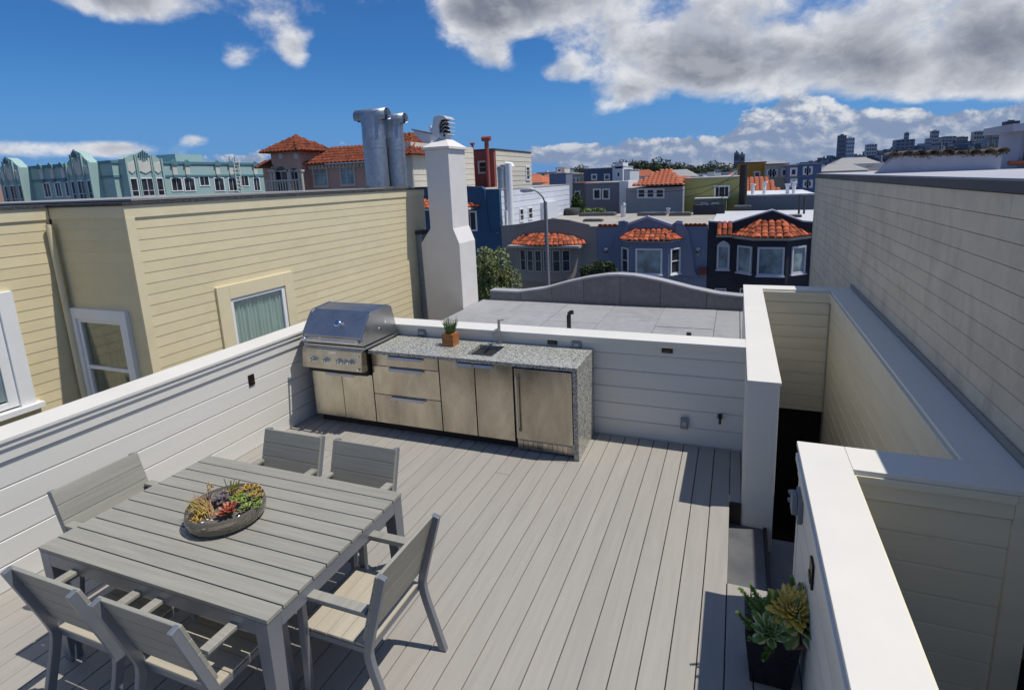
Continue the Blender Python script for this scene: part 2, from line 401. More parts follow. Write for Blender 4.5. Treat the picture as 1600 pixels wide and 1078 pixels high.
# =================================================================== parapet walls of the deck
def cap(parent, boxes):
    for (x0,x1,y0,y1) in boxes: MB().box(x0,x1,y0,y1,ZC-.028,ZC).build('cap', WHITE, parent, bevel=.003)
def side_clad(parent, a, b, z0, m=SIDE, band=.135, pitch=.179, base=0, trims=None):
    """band board under the cap and boards below; outward = right of a->b"""
    d = Vector((b[0]-a[0], b[1]-a[1], 0)); ang = math.atan2(d.y, d.x); L = d.length
    T = frame(a[0], a[1], ang)
    MB(T).box(0, L, -.036, 0, ZC-.028-band, ZC-.0285).build('band_board', m, parent, bevel=.002)
    MB(T).box(0, L, -.052, -.0365, ZC-.028-.045, ZC-.029).build('cap_fascia', m, parent, bevel=.002)
    siding(parent, a, b, z0, ZC-.028-band-.001, pitch, m)
wl = thing('parapet_wall', 'long white board parapet between the deck and the yellow house', 'wall', (-4.64, 2.5, 0))
MB().box(-4.80, -4.64, .1, 5.42, -3.0, ZC-.029).build('wall_core', SIDE, wl)
cap(wl, [(-4.865, -4.575, .1, 5.19)])
side_clad(wl, (-4.64, .2), (-4.64, 5.27), 0)
wb = thing('parapet_wall', 'white board parapet behind the outdoor kitchen at the far end of the deck', 'wall', (-2.2, 5.3, 0))
MB().box(-4.639, .121, 5.27, 5.44, -.2, ZC-.029).build('wall_core', SIDE, wb)
cap(wb, [(-4.865, .1185, 5.1905, 5.455)])
side_clad(wb, (-4.60, 5.27), (.122, 5.27), 0)
ws = thing('parapet_wall', 'freestanding end of the white parapet at the left of the open stairwell', 'wall', (.24, 6, 0))
MB().box(.128, .350, 4.335, 7.98, -3.0, ZC-.029).build('wall_core', WHITE, ws, bevel=.003)
MB().box(.119, .1275, 4.345, 5.269, -.2, ZC-.03).build('side_trim', WHITE, ws)
cap(ws, [(.119, .362, 4.325, 7.975)])
MB().box(.113, .353, 4.36, 4.51, -3, ZC-.032).build('end_post', WHITE, ws)
wf = thing('parapet_wall', 'shaded cream board wall across the far end of the stairwell', 'wall', (.75, 8.1, 0))
MB().box(.128, 1.44, 8.00, 8.20, -.64, ZC-.029).build('wall_core', CREAMSIDE, wf)
cap(wf, [(.119, 1.455, 7.9755, 8.235)])
side_clad(wf, (.351, 8.0), (1.185, 8.0), -.64, CREAMSIDE, pitch=.165)
wr = thing('parapet_wall', 'cream board wall on the right of the stairwell beside the tall beige siding', 'wall', (1.32, 5.7, 0))
MB().box(1.221, 1.44, 3.37, 7.999, -3.0, ZC-.029).build('wall_core', CREAMSIDE, wr)
cap(wr, [(1.190, 1.455, 3.3625, 7.975)])
side_clad(wr, (1.221, 7.965), (1.221, 3.37), -2.6, CREAMSIDE, pitch=.165)
wn = thing('parapet_wall', 'white cross wall at the near end of the stairwell, half in shade', 'wall', (1.0, 3.2, 0))
MB().box(.60, 1.44, 3.14, 3.335, -3.0, ZC-.029).build('wall_core', CREAMSIDE, wn)
cap(wn, [(.6265, 1.466, 3.097, 3.362)])
side_clad(wn, (.60, 3.14), (1.335, 3.14), -2.2, CREAMSIDE, pitch=.172)
MB().box(1.336, 1.45, 3.100, 3.139, -3.0, ZC-.0295).build('corner_trim', CREAMSIDE, wn)
wq = thing('parapet_wall', 'sunlit white parapet running towards the viewer beside the black planter', 'wall', (.5, 2, 0))
MB().box(.42, .59, .3, 3.335, -1.2, ZC-.029).build('wall_core', SIDE, wq)
cap(wq, [(.379, .6255, .3, 3.362)])
side_clad(wq, (.42, 3.27), (.42, .3), -.0, SIDE)
side_clad(wq, (.59, .3), (.59, 3.10), -2.0, CREAMSIDE, pitch=.172)
MB().box(.400, .419, 3.272, 3.345, -1.2, ZC-.030).build('corner_trim', SIDE, wq)
MB().box(.419, .60, 3.3355, 3.345, -1.2, ZC-.030).build('end_board', SIDE, wq)

# stairs going down beside the deck
st = thing('staircase', 'dark slate stairs dropping from the deck edge into the shaded stairwell', 'stairs', (.2, 3.9, 0))
MB().box(.023, .285, 3.3735, 4.334, -.215, -.19).build('tread', SLATE, st, bevel=.003)
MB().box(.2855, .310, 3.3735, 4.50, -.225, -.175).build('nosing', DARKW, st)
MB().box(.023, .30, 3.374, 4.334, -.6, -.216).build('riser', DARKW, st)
MB().box(.3105, .55, 3.3735, 4.52, -.415, -.39).build('tread', SLATE, st)
MB().box(.55, 1.22, 3.3735, 4.52, -.44, -.416).build('tread', SLATE, st)
for k in range(11):
    y = 4.53+k*.27; z = -.60-k*.185
    MB().box(.353, 1.20, y, y+.29, z-.03, z).build('tread', STAIRW, st)
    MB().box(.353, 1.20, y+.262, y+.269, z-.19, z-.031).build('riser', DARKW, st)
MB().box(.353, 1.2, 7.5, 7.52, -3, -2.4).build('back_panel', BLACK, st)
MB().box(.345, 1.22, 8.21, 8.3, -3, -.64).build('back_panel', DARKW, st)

# =================================================================== outdoor kitchen
kt = thing('outdoor_kitchen', 'outdoor kitchen run with speckled granite counter and brownish stainless doors', 'kitchen', (-2.9, 4.9, 0))
ZK = .93
MB().box(-4.44, -1.39, 4.72, 5.20, 0, .10).build('toe_kick', BLACK, kt)
MB().box(-4.47, -1.98, 4.668, 5.20, .10, .64).build('carcass', BLACK, kt)
MB().box(-3.62, -1.98, 4.668, 5.20, .641, .885).build('carcass', BLACK, kt)
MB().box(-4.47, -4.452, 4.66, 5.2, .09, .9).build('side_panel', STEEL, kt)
# countertop with the sink cut out, one mesh
SX0, SX1, SY0, SY1 = -2.535, -2.245, 4.745, 5.085
m = MB()
m.box(-3.63, SX0, 4.61, 5.228, ZK-.036, ZK); m.box(SX1, -1.325, 4.61, 5.228, ZK-.036, ZK)
m.box(SX0, SX1, 4.61, SY0, ZK-.036, ZK); m.box(SX0, SX1, SY1, 5.228, ZK-.036, ZK)
m.build('countertop', GRAN, kt)
MB().box(-1.372, -1.3255, 4.6105, 5.228, 0.004, ZK-.0365).build('waterfall_end', GRAN, kt)
s = MB().box(SX0, SX1, SY0, SY1, ZK-.205, ZK-.20).box(SX0-.004, SX0, SY0, SY1, ZK-.2, ZK-.037).box(SX1, SX1+.004, SY0, SY1, ZK-.2, ZK-.037).box(SX0, SX1, SY0-.004, SY0, ZK-.2, ZK-.037).box(SX0, SX1, SY1, SY1+.004, ZK-.2, ZK-.037).build('sink', STEEL2, kt)
MB().lathe([(0, ZK-.198), (.035, ZK-.198), (.035, ZK-.1995)], ((SX0+SX1)/2, (SY0+SY1)/2), 16).build('drain', CHROME, s)
f = MB().tube([(-2.335,5.155,ZK),(-2.335,5.155,ZK+.012)], .03, 16).tube([(-2.335,5.155,ZK+.01),(-2.335,5.155,ZK+.245)], .016, 14).tube([(-2.335,5.155,ZK+.17),(-2.335,5.03,ZK+.175),(-2.335,4.985,ZK+.17)], [.013,.013,.015], 12).tube([(-2.335,4.99,ZK+.17),(-2.335,4.985,ZK+.135)], .014, 12).build('faucet', STEEL2, kt)
MB().tube([(-2.335,5.155,ZK+.245),(-2.335,5.155,ZK+.265)], .018, 12).tube([(-2.335,5.155,ZK+.258),(-2.27,5.13,ZK+.275)], .006, 8).build('lever', STEEL2, f)
def door(x0, x1, z0, z1, name, hand=None, hw=.17):
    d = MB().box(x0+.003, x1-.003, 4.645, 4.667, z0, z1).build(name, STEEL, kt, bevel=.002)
    if hand:
        h0, h1 = hand
        MB().prism([(4.6445,z1-.004),(4.618,z1-.008),(4.612,z1-.036),(4.616,z1-.037),(4.622,z1-.014),(4.6445,z1-.010)], 0, h0, h1).build('handle', STEELB, d)
    return d
door(-4.45, -4.045, .10, .635, 'cabinet_door', (-4.245,-4.055)); door(-4.045, -3.635, .10, .635, 'cabinet_door', (-4.035,-3.86))
door(-3.63, -2.805, .758, .883, 'drawer', (-3.40,-2.99)); door(-3.63, -2.805, .435, .752, 'drawer', (-3.40,-2.99)); door(-3.63, -2.805, .10, .429, 'drawer', (-3.40,-2.99))
door(-2.80, -2.40, .10, .883, 'cabinet_door', (-2.585,-2.41)); door(-2.395, -1.985, .10, .883, 'cabinet_door', (-2.385,-2.19))
# refrigerator
fr = thing('refrigerator', 'undercounter stainless refrigerator with long bar handle at the granite end', 'refrigerator', (-1.68, 4.9, 0))
MB().box(-1.975, -1.376, 4.69, 5.20, .02, .885).build('case', BLACK, fr)
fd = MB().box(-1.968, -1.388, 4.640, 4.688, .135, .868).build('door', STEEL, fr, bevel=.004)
MB().tube([(-1.935,4.60,.20),(-1.935,4.60,.80)], .011, 12).tube([(-1.935,4.60,.235),(-1.935,4.642,.235)], .008, 8).tube([(-1.935,4.60,.765),(-1.935,4.642,.765)], .008, 8).build('handle', STEEL2, fd)
g = MB().box(-1.968, -1.388, 4.668, 4.689, .02, .128).build('grille', STEEL2, fr)
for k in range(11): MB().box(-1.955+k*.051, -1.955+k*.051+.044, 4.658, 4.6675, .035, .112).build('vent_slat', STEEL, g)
# grill
gr = thing('grill', 'built-in stainless gas grill with closed hood and row of knobs', 'grill', (-4.05, 4.85, .64))
X0, X1 = -4.44, -3.64
MB().box(X0+.01, X1-.012, 4.58, 5.16, .645, .965).build('firebox', BLACK, gr)
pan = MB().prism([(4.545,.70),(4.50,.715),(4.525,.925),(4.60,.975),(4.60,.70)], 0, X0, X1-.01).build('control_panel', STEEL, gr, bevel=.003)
for kx, kr in ((-4.285,.028),(-4.115,.028),(-3.945,.028),(-3.862,.022),(-3.785,.028)):
    kz = .815; ky = 4.513
    kb = MB().tube([(kx,ky+.004,kz),(kx,ky-.010,kz-.001)], kr*1.15, 20).tube([(kx,ky-.010,kz-.001),(kx,ky-.045,kz-.004)], [kr,kr*.85], 20).build('knob', CHROME, pan)
    MB().box(kx-.005, kx+.005, ky-.055, ky-.043, kz-kr*.8, kz+kr*.75).build('grip', STEEL2, kb)
MB().box(-4.09, -3.98, 4.518, 4.528, .893, .908).build('name_plate', CHROME, pan)
MB().tube([(-3.69,4.50,.745),(-3.69,4.485,.744)], .012, 12).build('igniter_button', CHROME, pan)
MB().tube([(-3.69,4.52,.88),(-3.69,4.508,.879)], .009, 12).build('light_switch', CHROME, pan)
def hood_poly(e=0): return [(4.555-e,.985),(4.545-e,1.075),(4.70,1.285+e),(4.76,1.315+e),(5.02,1.335+e),(5.10+e,1.30),(5.16+e,1.06),(5.16+e,.985)]
hd = MB().prism(hood_poly(), 0, X0+.022, X1-.022).build('hood', STEEL2, gr, bevel=.006)
for a, b in ((X0, X0+.0215), (X1-.0215, X1)): MB().prism(hood_poly(.006), 0, a, b).build('side_panel', STEEL2, hd, bevel=.004)
hn = MB().tube([(X0+.03,4.50,1.035),(X1-.03,4.50,1.035)], .012, 12).build('handle', CHROME, hd)
for hx in (X0+.05, X1-.05): MB().tube([(hx,4.55,1.035),(hx,4.495,1.035)], [.02,.017], 12).build('bracket', CHROME, hd)
MB().tube([(-3.995,4.632,1.19),(-3.995,4.605,1.21)], [.032,.034], 20).tube([(-3.995,4.6055,1.2095),(-3.995,4.60,1.214)], [.038,.03], 20).build('thermometer', CHROME, hd)
MB().box(X0-.004, X1+.008, 4.56, 5.20, .945, .972).build('frame', STEEL2, gr, bevel=.003)
MB().tube([(X1-.002,4.86,1.10),(X1+.008,4.86,1.10)], .016, 14).build('side_boss', CHROME, hd)
MB().tube([(X1-.002,4.96,1.15),(X1+.008,4.96,1.15)], .012, 14).build('side_boss', CHROME, hd)
# cube pot on the counter
WOODC = mat('varnished_wood_cube', (.36,.13,.035), .35, var=.3, scale=8, stretch=(1,1,6), dirt=(.16,.05,.015), dscale=5, damt=.5)
GREENS = mat('green_succulent', (.10,.19,.045), .45, var=.3, scale=20, rand=.3)
cp = thing('potted_plant', 'small spiky green plant in a wooden cube on the granite counter', 'plant', (-2.845, 5.0, ZK))
potm = MB()
px, py, pw = -2.845, 5.0, .067
for k in range(4): potm.box(px-pw, px+pw, py-pw, py+pw, ZK+.0015+k*.0335, ZK+.0335*(k+1)-.0012)
potm.box(px-pw+.002, px+pw-.002, py-pw+.002, py+pw-.002, ZK+.002, ZK+.126)
potm.build('pot', WOODC, cp)
lf = MB()
for k in range(90):
    a = rnd.random()*6.28; r0 = rnd.random()*.045; ln = rnd.uniform(.07,.19); sp = rnd.uniform(.0,.45)
    b0 = Vector((px+math.cos(a)*r0, py+math.sin(a)*r0, ZK+.12)); t0 = b0+Vector((math.cos(a)*sp*ln, math.sin(a)*sp*ln, ln))
    lf.tube([b0, (b0+t0)/2+Vector((0,0,.006)), t0], [.0042,.0038,.001], 5, False)
lf.build('leaves', GREENS, cp)

# =================================================================== boxes, lights and taps on the walls
def cover_box(label, x, z, w=.085, h=.07):
    t = thing('outlet_box', label, 'outlet', (x, 5.234, z))
    b = MB().box(x-w/2, x+w/2, 5.205, 5.2335, z-h/2, z+h/2).build('cover', GREYP, t, bevel=.008)
    MB().box(x-w*.27, x+w*.27, 5.198, 5.2045, z-h*.20, z+h*.20).build('flap', mat('pale_grey_flap', (.33,.35,.37), .4), b, bevel=.002)
    return t
cover_box('grey weatherproof outlet above the counter between grill and cube plant', -3.335, .975, .10, .078)
cover_box('grey weatherproof outlet above the right end of the granite counter', -1.50, .965, .10, .078)
t = cover_box('grey weatherproof outlet low on the back wall beside the hose tap', -.415, .235, .075, .115)
for ch in t.children: pass
BRONZE = mat('dark_bronze_light', (.018,.014,.011), .35, metal=.5, var=.2)
def step_light(label, T, u, z, w, h):
    t = thing('step_light', label, 'light', T @ Vector((u, 0, z)), 'recessed step lights in the parapets')
    b = MB(T).box(u-w/2, u+w/2, -.012, -.0005, z-h/2, z+h/2).build('face_plate', BRONZE, t, bevel=.002)
    MB(T).box(u-w*.34, u+w*.34, -.0175, -.0125, z-h*.30, z-h*.02).build('louvre', mat('louvre_metal', (.08,.07,.06), .3, metal=.8), b)
Tb = frame(0, 5.234, 0); Tl = frame(-4.622, 0, R(90)); Tq = frame(.402, 0, R(-90))
step_light('dark step light in the back wall to the right of the kitchen', Tb, -.59, .972, .105, .06)
step_light('dark step light behind the counter between faucet and grey outlet', Tb, -1.765, .975, .105, .06)
step_light('dark upright step light in the left parapet near the grill', Tl, 3.97, .735, .07, .115)
step_light('dark upright step light above the black planter', Tq, -2.63, .735, .085, .13)
hb_ = thing('hose_bib', 'black and chrome hose tap near the right end of the back wall', 'tap', (-.085, 5.25, .33))
MB().tube([(-.085,5.2515,.335),(-.085,5.244,.335)], .032, 20).build('escutcheon', CHROME, hb_)
MB().tube([(-.085,5.244,.335),(-.085,5.19,.335)], .012, 10).tube([(-.085,5.195,.335),(-.085,5.185,.285)], .012, 10).tube([(-.085,5.215,.34),(-.085,5.205,.37)], .02, 12).build('tap', BLACKP, hb_)
eb = thing('switch_box', 'blue-grey electrical box at the end of the sunlit parapet above the stairs', 'electrical box', (.40, 3.15, .80))
MB().box(.375, .3995, 3.085, 3.205, .69, .86).build('back_plate', GREYP, eb, bevel=.003)
MB().box(.345, .3745, 3.10, 3.19, .735, .845).build('cover', GREYP, eb, bevel=.004)
for z in (.76, .81): MB().tube([(.345,3.20,z),(.345,3.225,z)], .011, 10).build('conduit_plug', GREYP, eb)

# =================================================================== dining table
tb = thing('dining_table', 'square grey slatted dining table with aluminium frame on the deck', 'table', (-2.755, 2.095, 0))
TX0, TX1, TY0, TY1, TZ = -3.59, -1.925, 1.55, 2.635, .74
npk = 11; pw = (TY1-TY0)/npk
for k in range(npk):
    kk = 'tplank'
    if kk not in SHARE: SHARE[kk] = MB().box(0, TX1-TX0, 0, pw-.007, -.022, 0).mesh('plank', PLANK)
    piece('plank', SHARE[kk], tb, (TX0, TY0+k*pw+.0035, TZ), bevel=.0015)
ap = MB().box(TX0+.085, TX1-.085, TY0+.004, TY0+.034, TZ-.10, TZ-.0235).box(TX0+.085, TX1-.085, TY1-.034, TY1-.004, TZ-.10, TZ-.0235)
ap.box(TX0+.004, TX0+.034, TY0+.085, TY1-.085, TZ-.10, TZ-.0235).box(TX1-.034, TX1-.004, TY0+.085, TY1-.085, TZ-.10, TZ-.0235).box(-2.80, -2.71, TY0+.034, TY1-.034, TZ-.06, TZ-.0235)
ap.build('frame', ALU, tb, bevel=.002)
for sx in (0, 1):
    for sy in (0, 1):
        xo = TX0+.004 if sx == 0 else TX1-.004; yo = TY0+.004 if sy == 0 else TY1-.004
        dx = 1 if sx == 0 else -1; dy = 1 if sy == 0 else -1
        def ring(z, w, ins): return [(xo+dx*ins, yo+dy*ins, z), (xo+dx*(ins+w), yo+dy*ins, z), (xo+dx*(ins+w), yo+dy*(ins+w), z), (xo+dx*ins, yo+dy*(ins+w), z)]
        v = ring(TZ-.0235, .082, 0)+ring(0, .062, 0)
        MB().add(v, [(0,1,2,3),(4,5,6,7),(0,1,5,4),(1,2,6,5),(2,3,7,6),(3,0,4,7)]).build('leg', ALU, tb, bevel=.003)

# =================================================================== chairs (local: back at y 0, sitter looks along +y)
def make_chair(label, W=.525):
    t = thing('armchair', label, 'chair', (0,0,0), 'grey slatted armchairs round the table')
    def strip(pts, x0, x1, th):
        m = MB(); vs = []
        P = [Vector((0,p[0],p[1])) for p in pts]
        for i, p in enumerate(P):
            a = P[max(i-1,0)]; b = P[min(i+1,len(P)-1)]; d = (b-a).normalized(); n = Vector((0, -d.z, d.y))
            vs += [(x0,*(p+n*th/2).yz), (x1,*(p+n*th/2).yz), (x1,*(p-n*th/2).yz), (x0,*(p-n*th/2).yz)]
        fs = [(0,1,2,3), tuple(len(vs)-4+k for k in range(4))]
        for i in range(len(P)-1):
            for k in range(4): fs.append((i*4+k, i*4+(k+1)%4, i*4+4+(k+1)%4, i*4+4+k))
        return m.add(vs, fs)
    curve = [(-.019,.868),(.081,.53),(.100,.46),(.108,.42),(.104,.37),(.09,.31),(.0,0.0)]
    for sx in (-1, 1):
        xa = sx*W/2; xb = xa-sx*.03
        strip(curve, min(xa,xb), max(xa,xb), .044).build('leg', ALU, t, bevel=.003)
        strip([(.52,0),(.50,.645)], min(xa,xb), max(xa,xb), .040).build('leg', ALU, t, bevel=.003)
        a = MB().box(min(xa,xb)-.012, max(xa,xb)+.012, .09, .565, .648, .668).build('armrest', PLANKY, t, bevel=.003)
        MB().box(min(xa,xb)+.001, max(xa,xb)-.001, .085, .50, .628, .6475).build('arm_rail', ALU, t)
    MB().box(-W/2+.0305, W/2-.0305, .125, .155, .375, .415).box(-W/2+.0305, W/2-.0305, .50, .53, .375, .415).box(-W/2+.0305, -W/2+.055, .155, .50, .385, .415).box(W/2-.055, W/2-.0305, .155, .50, .385, .415).build('seat_frame', ALU, t)
    # seat slats run across the chair
    me = MB().box(-W/2+.032, W/2-.032, 0, .082, 0, .016).mesh('seat_slat', SEATM)
    for k in range(5): piece('seat_slat', me, t, (0, .118+k*.0865, .4165), (R(1.0),0,0), bevel=.002)
    me2 = MB().box(-W/2-.002, W/2+.002, -.008, .010, 0, .096).mesh('back_slat', PLANKY)
    ang = math.atan2(.105, .345)
    for k in range(4):
        q = k*.0985+.004
        y = .117-(.105/.3606)*q; z = .497+q*(.345/.3606)
        piece('back_slat', me2, t, (0, y, z-.005), (ang, 0, 0), bevel=.002)
    return t
spots = [((-3.905, 2.07), -90, 'grey slatted armchair tucked against the left side of the table by the white wall'),
         ((-3.03, 2.90), 180, 'grey slatted armchair at the far side of the table, nearer the left wall'),
         ((-2.39, 2.90), 180, 'grey slatted armchair at the far side of the table, nearer the open deck'),
         ((-1.50, 2.07), 90, 'grey slatted armchair on the right of the table, out on the open deck'),
         ((-3.045, 1.305), 0, 'grey slatted armchair at the near side of the table, leftmost in the picture'),
         ((-2.385, 1.305), 0, 'grey slatted armchair at the near side of the table, beside the front table leg')]
proto = make_chair(spots[0][2])
chairs = [proto]+[copy_tree(proto) for _ in spots[1:]]
for c, (p, a, lb) in zip(chairs, spots):
    c.location = (p[0], p[1], 0); c.rotation_euler = (0, 0, R(a)); c['label'] = lb

# =================================================================== succulents
def leaf_mesh(name, m, wid=.40, cup=.10, thick=.05):
    """pointed fleshy leaf along +y, length 1"""
    rows = [(0,.22,0),(.25,.30,.02),(.55,.5*wid/.4,.07),(.8,.40*wid/.4,.12),(.93,.2*wid/.4,.16)]
    vs = []; fs = []
    for y, w_, z in rows:
        w2 = w_*.42
        vs += [(-w2,y,z+cup*.5),(0,y,z),(w2,y,z+cup*.5),(0,y,z-thick)]
    vs.append((0,1.03,.20)); k = len(rows)
    for i in range(k-1):
        for a, b in ((0,1),(1,2),(2,3),(3,0)): fs.append((i*4+a, i*4+b, i*4+4+b, i*4+4+a))
    for a, b in ((0,1),(1,2),(2,3),(3,0)): fs.append(((k-1)*4+a, (k-1)*4+b, len(vs)-1))
    fs.append((3,2,1,0))
    mb = MB(); mb.add(vs, fs, True); return mb.mesh(name, m)
def leaf_mat(name, inner, edge, tip=None, e0=.55, rand=.15):
    m = bpy.data.materials.new(name); m.use_nodes = True; t = NT(m.node_tree); b = m.node_tree.nodes['Principled BSDF']
    tc = t.n.new('ShaderNodeTexCoord'); sx = t.n.new('ShaderNodeSeparateXYZ'); t.l.new(tc.outputs['Object'], sx.inputs[0])
    oi = t.n.new('ShaderNodeObjectInfo')
    wobble = t.math('MULTIPLY', t.math('SUBTRACT', t.noise(tc.outputs['Object'], 5, 3), .5), .10)
    ax = t.math('ADD', t.math('ABSOLUTE', sx.outputs[0]), wobble)
    c = t.mix(t.mapr(ax, e0*.2, e0*.30, smooth=True), inner, edge)
    if tip: c = t.mix(t.mapr(sx.outputs[1], .55, 1.0), c, tip)
    c = t.vm('SCALE', c, t.mapr(oi.outputs['Random'], 0, 1, 1-rand, 1+rand))
    t.l.new(c, b.inputs['Base Color']); b.inputs['Roughness'].default_value = .4
    b.inputs['Subsurface Weight'].default_value = 0
    return m
def rosette(parent, c, r, me, n=22, tilt=(0,0,0), name='rosette', core=GREENS, flat=.25, inner=.35, label=None):
    root = MB().lathe([(0,0),(r*.12,0),(r*.10,-r*.2),(0,-r*.25)], n=8).mesh('core', core)
    o = link(bpy.data.objects.new(name, root)); o.parent = parent; o.location = Vector(c)-worg(parent); o.rotation_euler = tilt; WO[o.name] = Vector(c)
    if label: o['label'] = label
    for k in range(n):
        f = k/(n-1); L = r*(1-(1-inner)*f)*rnd.uniform(.92,1.05); elev = flat+(1.25-flat)*f**1.2
        a = k*2.39996+rnd.uniform(-.1,.1)
        l = link(bpy.data.objects.new('leaf', me)); l.parent = o
        l.matrix_local = Matrix.Rotation(a,4,'Z') @ Matrix.Translation((0,r*.05,f*r*.12)) @ Matrix.Rotation(elev,4,'X') @ Matrix.Diagonal((L,L,L,1))
    return o
MRED = leaf_mat('red_succulent_leaf', (.40,.06,.035), (.46,.13,.06), (.50,.20,.10)); LRED = leaf_mesh('leaf', MRED, .42)
MGRN = leaf_mat('green_succulent_leaf', (.16,.30,.04), (.20,.36,.06), (.34,.38,.08)); LGRN = leaf_mesh('leaf', MGRN, .62, thick=.12)
MPUR = leaf_mat('purple_grey_succulent_leaf', (.15,.12,.14), (.20,.16,.18)); LPUR = leaf_mesh('leaf', MPUR, .6, thick=.10)
MYEL = leaf_mat('yellow_green_succulent_leaf', (.38,.32,.05), (.45,.30,.06), (.5,.22,.06)); LYEL = leaf_mesh('leaf', MYEL, .5, thick=.1)
MVAR = leaf_mat('variegated_green_cream_leaf', (.17,.30,.08), (.85,.83,.45), e0=.52); LVAR = leaf_mesh('leaf', MVAR, .46)
MVAY = leaf_mat('yellow_variegated_leaf', (.95,.72,.08), (.95,.85,.35), (.85,.62,.2), e0=.5); LVAY = leaf_mesh('leaf', MVAY, .40)
MVAB = leaf_mat('green_leaf_with_pink_cream_edge', (.22,.33,.12), (.85,.70,.42), e0=.56); LVAB = leaf_mesh('leaf', MVAB, .50)
STEMM = mat('orange_tipped_stem', (.40,.30,.06), .5, var=.4, scale=15); STEMR = mat('pinkish_stem', (.42,.20,.13), .5, var=.2)
SOIL = mat('dark_gravel_soil', (.14,.115,.09), .95, var=.6, scale=60, bump=1, bscale=120)
PEB = mat('white_pebble', (.75,.74,.71), .5, var=.05)
bw = thing('succulent_bowl', 'round smoky glass bowl of red, green and orange succulents on the table', 'planter', (-2.772, 2.085, TZ))
bx, by, br = -2.772, 2.085, .212
glassb = bpy.data.materials.new('smoky_bowl_glass'); glassb.use_nodes = True
gb = glassb.node_tree.nodes['Principled BSDF']; gb.inputs['Base Color'].default_value = (.60,.56,.47,1); gb.inputs['Roughness'].default_value = .06
gb.inputs['Transmission Weight'].default_value = .85; gb.inputs['IOR'].default_value = 1.3
pr_ = [(0,.002),(br*.80,.002),(br*.93,.012),(br*1.0,.035),(br*1.02,.065),(br*.985,.105),(br*.965,.105),(br*.995,.065),(br*.975,.037),(br*.91,.017),(br*.78,.008),(0,.008)]
MB().lathe([(r_, TZ+z_) for r_, z_ in pr_], (bx,by), 48).build('bowl', glassb, bw)
MB().lathe([(0,TZ+.058),(br*.5,TZ+.062),(br*.96,TZ+.052),(br*.955,TZ+.036),(br*.88,TZ+.018),(br*.76,TZ+.010),(0,TZ+.010)], (bx,by), 40).build('soil', SOIL, bw)
def bp(px, py, z): return U(px, py, 2, TZ+z)
rosette(bw, bp(358,800,.085), .075, LRED, 26, (.25,-.05,0), label='red rosette at the front of the bowl')
for q in ((366,780,.10,.032),(380,785,.11,.03),(404,788,.10,.03),(400,794,.09,.028),(378,797,.09,.028),(385,793,.10,.035),(394,787,.095,.03),(372,783,.11,.04),(390,777,.12,.035),(398,772,.12,.03),(402,781,.105,.032),(377,775,.12,.033)): rosette(bw, bp(q[0],q[1],q[2]), q[3], LGRN, 12)
for q in ((362,768,.12,.035),(385,762,.13,.035),(395,775,.13,.03),(368,760,.11,.03),(398,763,.14,.035),(404,768,.13,.034),(390,765,.14,.035),(382,768,.13,.036),(374,772,.12,.035),(406,776,.12,.03)): rosette(bw, bp(q[0],q[1],q[2]), q[3], LYEL, 12)
for q in ((325,780,.09,.04),(350,772,.09,.04),(342,783,.10,.045),(334,788,.09,.04),(350,779,.11,.035)): rosette(bw, bp(q[0],q[1],q[2]), q[3], LPUR, 13)
for q in ((303,813,.09,.028),(309,816,.08,.03),(312,806,.09,.03)): rosette(bw, bp(q[0],q[1],q[2]), q[3], LYEL, 11)
for k in range(80):
    a = rnd.uniform(1.6, 4.4); b0 = bp(rnd.uniform(308,335), rnd.uniform(793,810), .065)
    ln = rnd.uniform(.06,.125); out = rnd.uniform(.3,.95)
    t0 = b0+Vector((math.cos(a)*ln*out-.01, math.sin(a)*ln*out*.5, ln*(1.1-out*.7)))
    MB().tube([b0, (b0+t0)/2+Vector((0,0,.008)), t0], [.0028,.0026,.0012], 5).build('spike', STEMM if k%3 else STEMR, bw)
for k in range(9):
    b0 = bp(366+rnd.uniform(-7,7), 775+rnd.uniform(-3,3), .09); t0 = b0+Vector((rnd.uniform(-.015,.04), rnd.uniform(-.02,.02), rnd.uniform(.07,.12)))
    MB().tube([b0, t0], [.0030,.0022], 5).build('spike', GREENS if k%3 else STEMM, bw)
b0 = bp(331,790,.08)
fl = MB().tube([b0, b0+Vector((-.012,0,.07)), b0+Vector((-.01,.0,.13)), b0+Vector((.008,0,.155))], .0022, 6).build('flower_stalk', STEMR, bw)
m = MB()
for k in range(14):
    q = b0+Vector((.012+rnd.uniform(-.012,.012), rnd.uniform(-.012,.012), .15-rnd.random()*.045)); m.tube([q, q-Vector((0,0,.014))], [.004,.002], 5)
m.build('flower_head', mat('dry_yellow_flower', (.50,.36,.12), .6, var=.2), fl)
for px_, py_, s_ in ((320,826,.020),(316,816,.010),(306,817,.008),(331,812,.009),(324,811,.007)):
    q = bp(px_, py_, .062); pm_ = MB().lathe([(0,.35),(.7,.28),(1,0),(.7,-.28),(0,-.35)], n=14).mesh('pebble', PEB)
    piece('pebble', pm_, bw, q, (0,0,.5), (s_, s_*.7, s_*.6))

